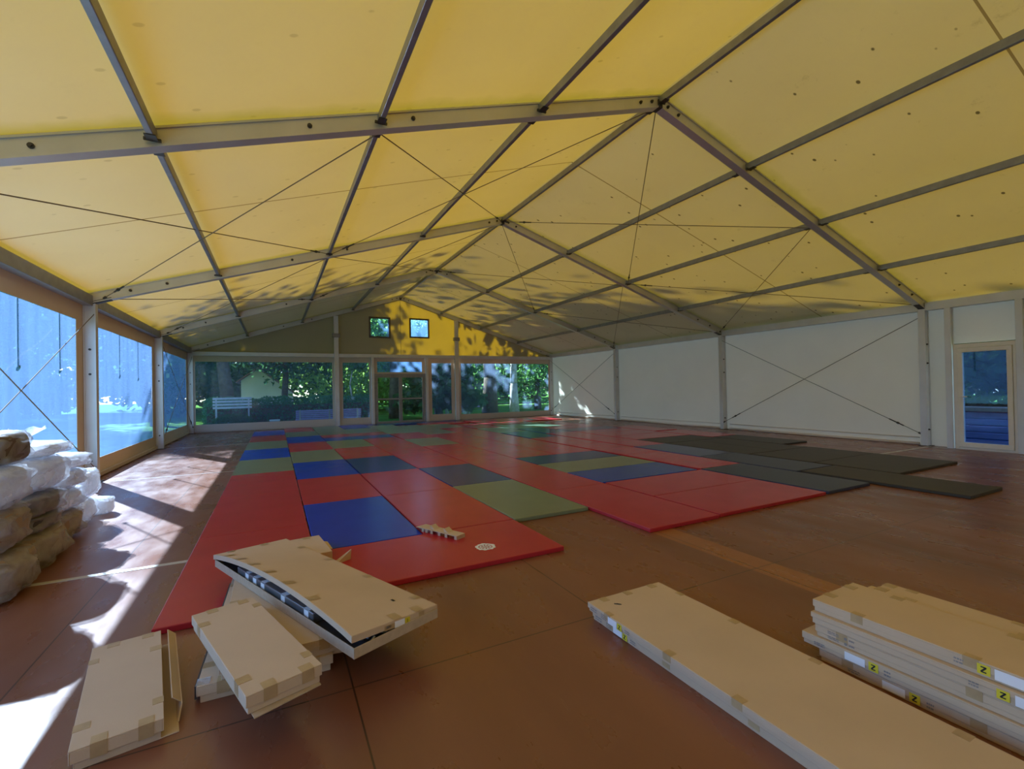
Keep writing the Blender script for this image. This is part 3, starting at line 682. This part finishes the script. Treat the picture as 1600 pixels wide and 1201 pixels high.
q = MB(); q.hexa([(.40, -1.335, -.004), (.545, -1.31, -.03), (.55, -1.30, -.03), (.41, -1.32, -.004), (.40, -1.345, .05), (.548, -1.33, .045), (.55, -1.32, .045), (.41, -1.33, .05)]); q.build('crumpled_flap', 'cardboard', C2)
B = put('flat_carton', (2.165, -1.865, .164), (.29, -.89), 'short carton slanted across the top of the left pile with peeled tape')
w_, l_, h = .292, .935, .076
carton(B, w_, l_, h, .62, .007, seed=61)
q = MB(); q.hexa([(.02, -l_-.03, -.004), (w_-.01, -l_-.012, -.004), (w_-.01, -l_+.05, -.002), (.02, -l_+.05, -.002), (.02, -l_-.03, 0), (w_-.01, -l_-.012, 0), (w_-.01, -l_+.05, 0), (.02, -l_+.05, 0)]); q.build('loose_flap', 'cardboard_edge', B)
# D: long carton, lid raised like a wedge on its left side
D = put('open_carton', (2.172, -.875, .165), (.385, -.923), 'long open carton lying on the left pile, lid propped over metal parts', 'carton', 'flat cardboard cartons')
w_, l_, th = .50, 1.83, .05
q = MB(); q.box(0, w_, -l_, 0, 0, .005); q.box(0, .005, -l_, 0, .005, th); q.box(w_-.005, w_, -l_, 0, .005, th); q.box(.005, w_-.005, -l_, -l_+.005, .005, th); q.box(.005, w_-.005, -.005, 0, .005, th)
q.build('tray', 'cardboard_edge', D, .001, seg=1)
MB().box(.006, w_-.006, -l_+.006, -.006, .0055, .02).build('lining', 'dark_inside', D)
MB().box(.022, .12, -1.40, -.36, .02, .075).build('metal_profile', 'steel_plate', D, .004)
prof = bpy.data.objects['metal_profile']
for y in (-.50, -.62, -.74, -1.02, -1.30): MB().box(.024, .06, y-.05, y, .0752, .0762).box(.0208, .0218, y-.05, y, .035, .07).build('white_sticker', 'paper_white', prof)
hw_ = MB()
for i in range(16):
    x = R0.uniform(.06, .40); y = -l_+R0.uniform(.03, .13); hw_.tube((x, y, .022), (x+R0.uniform(-.03, .03), y+R0.uniform(-.02, .02), .040), .007, 6)
hb = hw_.build('screw_bag', 'steel_plate', D)
# lid: bowed sheet, left edge lifted; side walls turned down
nn = 24
def lidpt(u, v):
    y = -l_*v+.01; lift = .014+.075*(math.sin(math.pi*v)**.8)*(1-u)**1.15+.040*(1-u)*v+.016*(1-v)*(1-u)
    return (-.004+u*(w_+.008), y, th+lift)
vs, fs = grid(lidpt, 8, nn)
mb = MB().add(vs, fs)
# left, front and right turned-down walls
for edge, n_ in ((lambda s: lidpt(0, s), nn), (lambda s: lidpt(1, s), nn), (lambda s: lidpt(s, 1), 8), (lambda s: lidpt(s, 0), 8)):
    for i in range(n_):
        a = Vector(edge(i/n_)); b_ = Vector(edge((i+1)/n_)); wob = .030
        mb.add([a, b_, b_+Vector((0, 0, -wob)), a+Vector((0, 0, -wob))], [(0, 1, 2, 3)])
lid = mb.build('lid', 'cardboard', D)
so_ = lid.modifiers.new('thick', 'SOLIDIFY'); so_.thickness = .004; so_.offset = 0
def on_lid(u0, u1, v0, v1, dz=.004):
    n_ = 4; vv, ff = grid(lambda a, b_: Vector(lidpt(u0+a*(u1-u0), v0+b_*(v1-v0)))+Vector((0, 0, dz)), n_, n_); return MB().add(vv, ff)
for v in (.10, .21, .33, .46, .60, .75): on_lid(0, .13, v, v+.026).build('tape', 'tape', lid)
for v in (.16, .38, .64, .9): on_lid(.9, 1, v, v+.026).build('tape', 'tape', lid)
for u in (.45, .72): on_lid(u, u+.10, .965, 1).build('tape', 'tape', lid)
for u in (.15, .6): on_lid(u, u+.10, 0, .03).build('tape', 'tape', lid)
on_lid(.70, .73, .885, .90, .0045).build('printed_mark', 'black_ink', lid)
yf = lidpt(.5, 1)[1]-.0025
def fz(u): return lidpt(u, 1)[2]
def fq(u0, u1, a, b_): return MB().hexa([(u0*w_, yf, fz(u0)-b_), (u1*w_, yf, fz(u1)-b_), (u1*w_, yf+.0005, fz(u1)-b_), (u0*w_, yf+.0005, fz(u0)-b_), (u0*w_, yf, fz(u0)-a), (u1*w_, yf, fz(u1)-a), (u1*w_, yf+.0005, fz(u1)-a), (u0*w_, yf+.0005, fz(u0)-a)])
fq(.34, .46, .008, .034).build('tape', 'tape', lid); fq(.46, .58, .005, .036).build('white_sticker', 'paper_white', lid); fq(.585, .645, .005, .036).build('yellow_mark', 'yellow_ink', lid); fq(.36, .42, .012, .026).build('printed_text', 'grey_ink', lid); fq(.76, .83, .002, .036).build('tape', 'tape', lid)
fq(.605, .625, .012, .03).build('printed_text', 'black_ink', lid)
# torn carton end sticking out behind D
G = put('torn_carton', (2.66, -.40, MT+.001), (.12, -1), 'torn carton end peeking out behind the open carton on the mats')
q = MB(); q.box(0, .24, -.50, 0, .0, .095); q.build('carton_body', 'cardboard', G, .003)
q = MB(); q.hexa([(.24, -.3, .05), (.29, -.28, .04), (.29, -.10, .05), (.24, -.08, .06), (.24, -.3, .054), (.29, -.28, .044), (.29, -.10, .054), (.24, -.08, .064)]); q.hexa([(.26, -.55, .0), (.38, -.50, .0), (.36, -.45, .0), (.25, -.50, .0), (.26, -.55, .004), (.39, -.49, .075), (.385, -.485, .075), (.25, -.50, .004)])
q.build('torn_flap', 'cardboard', G)
MB().box(.10, .16, -.06, .0008, .0955, .0962).build('tape', 'tape', G)

# cardboard packing insert with tabs on the red mat
I = tag(empty('cardboard_insert', (3.80, -.30, MT), math.atan2(-.55, .27)), 'cardboard packing strip with upright tabs lying on a red mat', 'packing insert')
q = MB(); q.box(.06, .58, -.055, .055, .030, .035); q.add([(0, -.02, .012), (.06, -.055, .03), (.06, .055, .03), (0, .02, .012), (0, -.02, .016), (.06, -.055, .035), (.06, .055, .035), (0, .02, .016)], [(0, 3, 2, 1), (4, 5, 6, 7), (0, 1, 5, 4), (1, 2, 6, 5), (2, 3, 7, 6), (3, 0, 4, 7)])
q.build('strip', 'cardboard', I)
for x in (.12, .17, .24, .34, .43): MB().box(x, x+.03, -.055, -.05, 0, .03).box(x, x+.03, .05, .055, 0, .03).build('tab', 'cardboard_edge', I)
for x in (.22, .40): MB().hexa([(x, -.03, .035), (x+.05, -.03, .035), (x+.05, .04, .035), (x, .04, .035), (x-.01, -.03, .065), (x-.006, -.03, .068), (x-.006, .04, .068), (x-.01, .04, .065)]).build('fold', 'cardboard', I)
MB().hexa([(.55, -.055, 0), (.58, -.055, 0), (.58, .055, 0), (.55, .055, 0), (.55, -.055, .03), (.58, -.055, .03), (.58, .055, .03), (.55, .055, .03)]).build('end_tab', 'cardboard_edge', I)

# ------------------------------------------------------------------ plastic-wrapped bundles by the left wall
from mathutils import noise as mnoise
def blob(sx, sy, sz, power, seed, amp, freq, nu=44, nv=28):
    """boxy cushion with ridged creases"""
    r = random.Random(seed); off = Vector((r.uniform(-50, 50), r.uniform(-50, 50), r.uniform(-50, 50))); vs = []; fs = []
    sg = lambda c, e: math.copysign(abs(c)**e, c)
    for j in range(nv+1):
        th_ = -math.pi/2+math.pi*j/nv
        for i in range(nu):
            ps = 2*math.pi*i/nu
            d = Vector((sg(math.cos(th_), power)*sg(math.cos(ps), power), sg(math.cos(th_), power)*sg(math.sin(ps), power), sg(math.sin(th_), power)))
            q = d*freq+off
            k = 1+amp*(.8*mnoise.noise(q*.55)+(.5-abs(mnoise.noise(q)))*1.0+(.5-abs(mnoise.noise(q*2.3)))*.6-.8)
            vs.append((d.x*sx*k, d.y*sy*k, d.z*sz*k))
    for j in range(nv):
        for i in range(nu): fs.append((j*nu+i, j*nu+(i+1) % nu, (j+1)*nu+(i+1) % nu, (j+1)*nu+i))
    return vs, fs
def bundle(loc, size, kind, seed, label, twist=None, rz=0, name='wrapped_bundle'):
    sx, sy, sz = size
    r = tag(empty(name, loc, rz), label, 'bundle', 'plastic-wrapped bundles by the left wall')
    MB().add(*blob(sx*.94, sy*.92, sz*.92, .42, seed, .05, 2.2)).build('contents', 'wrap_'+kind, r, smooth=True)
    MB().add(*blob(sx*1.03, sy*1.02, sz*1.04, .46, seed+500, .15, 3.4)).build('plastic_wrap', 'plastic_film', r, smooth=True)
    if twist:
        rr = random.Random(seed+5); q = MB(); k = 9; tx, ty, tz = twist
        base_ = [(tx*.5+.05*math.cos(6.28*i/k)+sx*.0, ty*.5+.05*math.sin(6.28*i/k), sz*.86) for i in range(k)]
        mid_ = [(tx*.8+.025*math.cos(6.28*i/k), ty*.8+.025*math.sin(6.28*i/k), sz*.95+tz*.4) for i in range(k)]
        top_ = [(tx*1.2+rr.uniform(.05, .09)*math.cos(6.28*i/k), ty*1.2+rr.uniform(.06, .13)*math.sin(6.28*i/k), sz*.95+tz*rr.uniform(.8, 1.15)) for i in range(k)]
        q.add(base_+mid_+top_, [(i, (i+1) % k, k+(i+1) % k, k+i) for i in range(k)]+[(k+i, k+(i+1) % k, 2*k+(i+1) % k, 2*k+i) for i in range(k)])
        q.build('twisted_end', 'plastic_film', r, smooth=True)
# columns along the wall: y centre, list of (z centre, half height, kind, label)
BD = [
    (-.22, .33, [(.165, .165, 'tan', 'brownish bundle in clear film on the floor, nearest the camera'), (.475, .15, 'tan', 'brown bundle under a white one, front column of the pile'),
                 (.77, .15, 'white', 'white film-wrapped bundle on the front column, under a dark one'), (1.03, .125, 'brown', 'dark brown wrapped bundle topping the whole pile')]),
    (.50, .34, [(.15, .15, 'tan', 'tan film-wrapped bundle on the floor below the grey ones'), (.36, .07, 'grey', 'flat dark grey bundle squeezed under the larger grey one'), (.52, .10, 'grey', 'dark grey wrapped bundle in the middle of the pile'),
                 (.76, .145, 'white', 'large white bundle above the dark grey one')]),
    (1.22, .32, [(.15, .15, 'tan', 'crumpled tan bundle on the floor, third column of the pile'), (.40, .11, 'white', 'white crumpled bundle over the tan one, third column'), (.60, .095, 'white', 'small sunlit white bundle on top of the third column')]),
    (1.92, .30, [(.145, .145, 'white', 'crumpled clear bundle on the floor at the far end of the pile'), (.44, .155, 'white', 'upright white roll on the far end of the pile')]),
]
sd_ = 100
for (y, hy, col_) in BD:
    xf = 1.0-.09*(y+.45)
    for k, (z, hz, kind, lab) in enumerate(col_):
        sd_ += 1; dep = .42 if kind != 'brown' else .26
        hyk = hy*(.80 if 'small' in lab or 'upright' in lab else 1)
        if 'upright' in lab: dep = .20
        if 'brown wrapped' in lab: hyk = .27
        xc = xf-dep-(.04 if kind == 'brown' else 0)+R0.uniform(-.03, .02)
        tw = (-.05, .22, .22) if 'large white' in lab else None
        bundle((xc, y+R0.uniform(-.03, .03)+(.10 if kind == 'brown' else 0), z), (dep, hyk, hz*1.02), kind, sd_, lab, tw)
bundle((.56, .62, .955), (.36, .34, .06), 'white', 160, 'flat sunlit white bundle on top of the pile with a flared plastic end', (.1, .16, .12))
bundle((.52, 1.30, .765), (.36, .26, .075), 'white', 161, 'flat white bundle behind the top of the third column')
bundle((.70, 2.34, .10), (.13, .12, .10), 'white', 162, 'smallest crumpled white bundle beside the left post')

# ------------------------------------------------------------------ outside: benches, hedge, fence, trees
ZG = -.28
def bench(x, y, wd, label, mat, rz=0, back=.62, seat=.30):
    r = tag(empty('park_bench', (x, y, ZG), rz), label, 'bench', 'benches outside')
    for i in range(5): MB().box(-wd/2, wd/2, .22+i*.012, .245+i*.012, .46+i*.085, .46+i*.085+.065).build('back_slat', mat, r, .006)
    for i in range(4): MB().box(-wd/2, wd/2, -.24+i*.11, -.15+i*.11, .42, .45).build('seat_slat', mat, r, .006)
    for s in (-1, 0, 1):
        MB().box(s*wd*.44-.03, s*wd*.44+.03, .18, .30, 0, .88).box(s*wd*.44-.03, s*wd*.44+.03, -.24, -.17, 0, .42).box(s*wd*.44-.03, s*wd*.44+.03, -.24, .2, .37, .42).build('leg', 'concrete', r)
bench(4.75, 17.9, 2.75, 'long purplish slatted bench outside the left gable window', 'bench_purple', math.pi)
bench(14.2, 24.5, 3.4, 'dark bench on the lawn behind the right gable window', 'bench_purple')
sb = tag(empty('shrub', (1.05, 17.5, ZG)), 'dark rounded shrub below the pale slatted screen outside', 'shrub')
_g = np.random.default_rng(8); _p = _g.normal(size=(3500, 3)); _p /= np.linalg.norm(_p, axis=1)[:, None]; _p *= _g.uniform(.7, 1, (3500, 1))*np.array([.95, .6, .62]); _p[:, 2] = np.abs(_p[:, 2])*1.15+.12
_sp = _p
wp = tag(empty('slatted_screen', (.95, 18.4, ZG), .05), 'pale slatted screen in front of the hedge outside the left gable window', 'screen')
for i in range(4): MB().box(-.72, .72, -.02, .02, 1.02+i*.13, 1.11+i*.13).build('slat', 'bench_white', wp, .006)
for s in (-1, 1): MB().box(s*.6-.03, s*.6+.03, .02, .07, 0, 1.5).build('leg', 'bench_white', wp)
# white block on the ground outside
bx = tag(empty('white_tub', (2.55, 15.9, ZG)), 'small white tub standing outside at the foot of the left gable window', 'tub')
MB().box(-.17, .17, -.12, .12, 0, .56).build('body', 'white_plastic', bx, .02)
MB().box(-.19, .19, -.14, .14, .56, .60).build('rim', 'white_plastic', bx, .01)
# hedge
def leaf_mesh(name, centres, sizes, seed, normal_up=.3):
    r = np.random.default_rng(seed); n = len(centres)
    c = np.asarray(centres); s = np.asarray(sizes)[:, None]
    a = r.normal(size=(n, 3)); a /= np.linalg.norm(a, axis=1)[:, None]
    b_ = r.normal(size=(n, 3)); b_[:, 2] *= .6; b_ -= (b_*a).sum(1)[:, None]*a; b_ /= np.linalg.norm(b_, axis=1)[:, None]
    v = np.stack([c-a*s*.5, c+b_*s*.32, c+a*s*.5, c-b_*s*.32], 1).reshape(-1, 3)
    me = bpy.data.meshes.new(name); me.vertices.add(4*n); me.vertices.foreach_set('co', v.ravel())
    me.loops.add(4*n); me.loops.foreach_set('vertex_index', np.arange(4*n)); me.polygons.add(n)
    me.polygons.foreach_set('loop_start', np.arange(n)*4); me.polygons.foreach_set('loop_total', np.full(n, 4)); me.update(calc_edges=True); return me
link('foliage', leaf_mesh('foliage', _sp, np.full(len(_sp), .10), 9), 'leaf_dark', sb); MB().tube((0, 0, 0), (0, 0, .5), .08, 8, .03).build('stem', 'bark', sb)
rg = np.random.default_rng(3)
n = 16000; pts = np.stack([rg.uniform(-.2, 6.9, n), rg.uniform(18.7, 20.0, n), ZG+rg.uniform(0, 1.52, n)], 1)
pts[:, 2] = np.minimum(pts[:, 2], ZG+1.44+.07*np.sin(pts[:, 0]*3.1)+.05*np.sin(pts[:, 0]*9))
hd = empty('hedge', (3.35, 19.35, ZG)); tag(hd, 'clipped green hedge behind the bench outside the far gable', 'hedge')
link('foliage', leaf_mesh('foliage', pts-np.array([3.35, 19.35, ZG]), rg.uniform(.07, .14, n), 4), 'leaf_hedge', hd)
MB().box(-3.4, 3.4, -.45, .45, 0, 1.1).build('woody_core', 'bark', hd)
# low wooden fence / railing right
fc = tag(empty('garden_railing', (15.5, 26.5, ZG)), 'low dark railing on the lawn behind the right gable window', 'railing')
for z in (.45, .95): MB().box(-3, 6, -.03, .03, z, z+.08).build('rail', 'bark', fc)
for x in (-3, -1, 1, 3, 5): MB().box(x-.05, x+.05, -.05, .05, 0, 1.05).build('fence_post', 'bark', fc)
# trees
def tree(x, y, h, cr, ch0, label, leaf='leaf_dark', trunk=.22, nleaf=9000, lean=(0, 0), seed=0, bark='bark', shape='oval', lsize=(.22, .5), bare=None):
    r = random.Random(seed); g = np.random.default_rng(seed)
    root = tag(empty('tree', (x, y, ZG)), label, 'tree', 'trees outside the marquee')
    q = MB(); p = Vector((0, 0, 0)); segs = 7; pts_ = [p]
    for i in range(segs):
        f_ = (i+1)/segs; pts_.append(Vector((lean[0]*f_+r.uniform(-.1, .1), lean[1]*f_+r.uniform(-.1, .1), h*.86*f_)))
    for i in range(segs):
        q.tube(pts_[i], pts_[i+1], trunk*(1-.8*i/segs)*(1.25 if i == 0 else 1), 10, trunk*(1-.8*(i+1)/segs))
    for i in range(14):
        f_ = r.uniform(ch0/h, .85); b0 = Vector((lean[0]*f_, lean[1]*f_, h*f_*.98)); an = r.uniform(0, 6.28); ln = cr*r.uniform(.4, .85)
        q.tube(b0, b0+Vector((math.cos(an)*ln, math.sin(an)*ln, r.uniform(-.3, .5)*ln)), trunk*.22, 5, trunk*.05)
    q.build('trunk', bark, root, smooth=True)
    nc = max(18, nleaf//110); ctr = []
    while len(ctr) < nc:
        u = g.uniform(-1, 1, 3); rr = np.hypot(u[0], u[1]); zz = (u[2]+1)/2
        lim = {'oval': math.sqrt(max(0, 1-(zz*2-1)**2)), 'cone': (1-zz)*1.0+.05, 'pine': .55+.45*math.sin(zz*3.1)}[shape]
        if rr < lim and rr > lim*.25: ctr.append((u[0]*cr+lean[0]*zz, u[1]*cr+lean[1]*zz, ch0+zz*(h-ch0)))
    ctr = np.array(ctr); idx = g.integers(0, nc, nleaf); sp_ = cr*.20
    pp = ctr[idx]+g.normal(size=(nleaf, 3))*np.array([sp_, sp_, sp_*.55])
    link('foliage', leaf_mesh('foliage', pp, g.uniform(lsize[0], lsize[1], nleaf), seed+1), leaf, root)
    return root
# shade-giving trees beyond the gable
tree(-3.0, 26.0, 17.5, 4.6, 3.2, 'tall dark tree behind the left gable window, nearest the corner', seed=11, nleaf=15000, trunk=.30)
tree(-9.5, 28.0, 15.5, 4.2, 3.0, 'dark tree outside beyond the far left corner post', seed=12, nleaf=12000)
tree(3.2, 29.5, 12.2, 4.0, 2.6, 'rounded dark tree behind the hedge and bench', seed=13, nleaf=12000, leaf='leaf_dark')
tree(8.9, 23.0, 22.5, 4.8, 13.2, 'very tall tree whose dark trunk stands behind the right glass door leaf', seed=30, nleaf=15000, lsize=(.3, .65), trunk=.30)
tree(10.9, 20.6, 6.5, 1.9, .8, 'drooping dark conifer behind the narrow window right of the doors', seed=14, nleaf=9000, shape='cone', leaf='leaf_dark', trunk=.20)
tree(14.2, 21.0, 19.0, 6.2, 6.6, 'tall tree with a thick leaning trunk behind the right gable window', seed=15, nleaf=26000, lsize=(.28, .6), trunk=.42, lean=(-.6, 0), leaf='leaf_dark')
tree(16.4, 22.0, 16.0, 4.6, 5.0, 'tree with a pale straight trunk behind the right gable window', seed=16, nleaf=12000, trunk=.26, bark='bark_pale', leaf='leaf_mid')
tree(20.5, 26.0, 15.0, 5.0, 1.5, 'bushy green tree past the far right corner', seed=17, nleaf=11000, leaf='leaf_mid')
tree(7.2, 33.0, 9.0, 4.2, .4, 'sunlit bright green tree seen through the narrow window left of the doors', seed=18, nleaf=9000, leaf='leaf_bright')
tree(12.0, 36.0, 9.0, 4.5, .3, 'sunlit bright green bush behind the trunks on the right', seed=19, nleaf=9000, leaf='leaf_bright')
tree(18.5, 38.0, 12.0, 5.0, .3, 'distant mid green tree behind the low railing', seed=20, nleaf=9000, leaf='leaf_mid')
tree(6.4, 22.6, 5.5, .9, 2.6, 'slender pale twin-stemmed birch at the end of the hedge', seed=21, nleaf=2500, trunk=.06, bark='bark_pale', leaf='leaf_mid')
tree(.4, 21.8, 13.0, 2.6, 4.6, 'dark trunked pine behind the slatted screen', seed=22, nleaf=6000, trunk=.34, leaf='leaf_dark')
tree(27.0, 34.0, 13.0, 6.0, .5, 'far green tree on the right edge of the park', seed=23, nleaf=8000, leaf='leaf_mid')
tree(-3.5, 40.0, 13.0, 6.0, .4, 'distant dark tree behind the left gable window', seed=24, nleaf=9000, leaf='leaf_dark')
tree(9.8, 44.0, 12.0, 6.5, .3, 'distant dark tree straight behind the glass doors', seed=25, nleaf=9000, leaf='leaf_dark')
for i in range(14):
    tree(-34+i*6.2+R0.uniform(-1, 1), 56+R0.uniform(-4, 6), R0.uniform(11, 15), 5.2, .2, 'dense dark tree of the wood edge closing the view, %s from the left' % (ORD[i] if i < 12 else ('thirteenth', 'fourteenth')[i-12]), seed=70+i, nleaf=5200, leaf='leaf_dark', shape='pine', lsize=(.5, 1.0))
# trees beyond the left wall
lt = [(-11.5, 33.0, 11, 2.6, 1.0, 'cone', 'dark cone-shaped tree seen through the second left window'),
      (-34, 30, 7, 5.0, .6, 'oval', 'low broad tree far beyond the first left window'), (-26, 46, 9, 5.0, .5, 'oval', 'tree far beyond the second left window'),
      (-45, 16, 7, 6.0, .5, 'oval', 'distant tree at the left edge of the lawn'), (-7.5, 46, 12, 4.0, .5, 'oval', 'dark tree far beyond the third left window')]
for i, (x, y, h, cr, c0, sh, lab) in enumerate(lt): tree(x, y, h, cr, c0, lab, seed=40+i, nleaf=7000, shape=sh, leaf='leaf_dark' if i in (0, 4) else 'leaf_mid', lsize=(.3, .7))
for i in range(9):
    tree(-60+R0.uniform(-3, 3), 2+i*8.5, R0.uniform(7.5, 10), 6.0, .1, 'dense tree of the wood edge beyond the left windows, %s from the near end' % ORD[i], seed=100+i, nleaf=4500, leaf='leaf_mid', shape='pine', lsize=(.6, 1.1))
for i in range(4):
    tree(40+R0.uniform(-1, 1), -12+i*7.5, R0.uniform(9, 11), 5.0, .1, 'dense tree of the wood edge beyond the side door, %s from the near end' % ORD[i], seed=120+i, nleaf=4500, leaf='leaf_dark', shape='pine', lsize=(.5, 1.0))
# trees and a tarpaulin beyond the side door
tree(24.0, .5, 8.0, 3.4, .8, 'dark tree outside behind the white side door', seed=50, nleaf=8000, leaf='leaf_dark', lsize=(.25, .5))
tree(27.5, -5.0, 9.0, 4.0, .8, 'bushy tree outside to the near side of the side door', seed=51, nleaf=7000, leaf='leaf_mid', lsize=(.25, .5))
tree(28.0, 6.0, 10.0, 4.0, .8, 'dark tree outside to the far side of the side door', seed=52, nleaf=7000, leaf='leaf_dark', lsize=(.25, .5))
tp_ = tag(empty('covered_stack', (18.6, .2, ZG)), 'blue covered low stack with a wooden beam outside the side door', 'covered stack')
q = MB()
for i in range(5): q.box(-.3+.02*i, .3-.02*i, -2.2, 2.2, i*.17, i*.17+.16)
q.build('blue_cover', 'tarpaulin', tp_, .02); MB().box(-.34, .34, -2.25, 2.25, .86, .96).build('beam', 'pallet_wood', tp_, .01)
# cream house far off between the trees
hs = tag(empty('garden_house', (2.4, 36, ZG)), 'sunlit cream garden house far behind the hedge', 'house')
MB().prism([(-2.0, 0), (1.4, 0), (1.4, 1.6), (-.9, 3.4), (-2.0, 2.6)], lambda a, b_: (a, -2, b_), lambda a, b_: (a, 2, b_)).build('walls', 'render_cream', hs)
q = MB(); q.hexa([(-2.3, -2.3, 2.4), (-.9, -2.3, 3.45), (-.9, 2.3, 3.45), (-2.3, 2.3, 2.4), (-2.3, -2.3, 2.5), (-.9, -2.3, 3.57), (-.9, 2.3, 3.57), (-2.3, 2.3, 2.5)]); q.hexa([(-.9, -2.3, 3.45), (1.7, -2.3, 1.42), (1.7, 2.3, 1.42), (-.9, 2.3, 3.45), (-.9, -2.3, 3.57), (1.7, -2.3, 1.52), (1.7, 2.3, 1.52), (-.9, 2.3, 3.57)])
q.build('roof', 'roof_tile', hs)
bpy.context.view_layer.update()
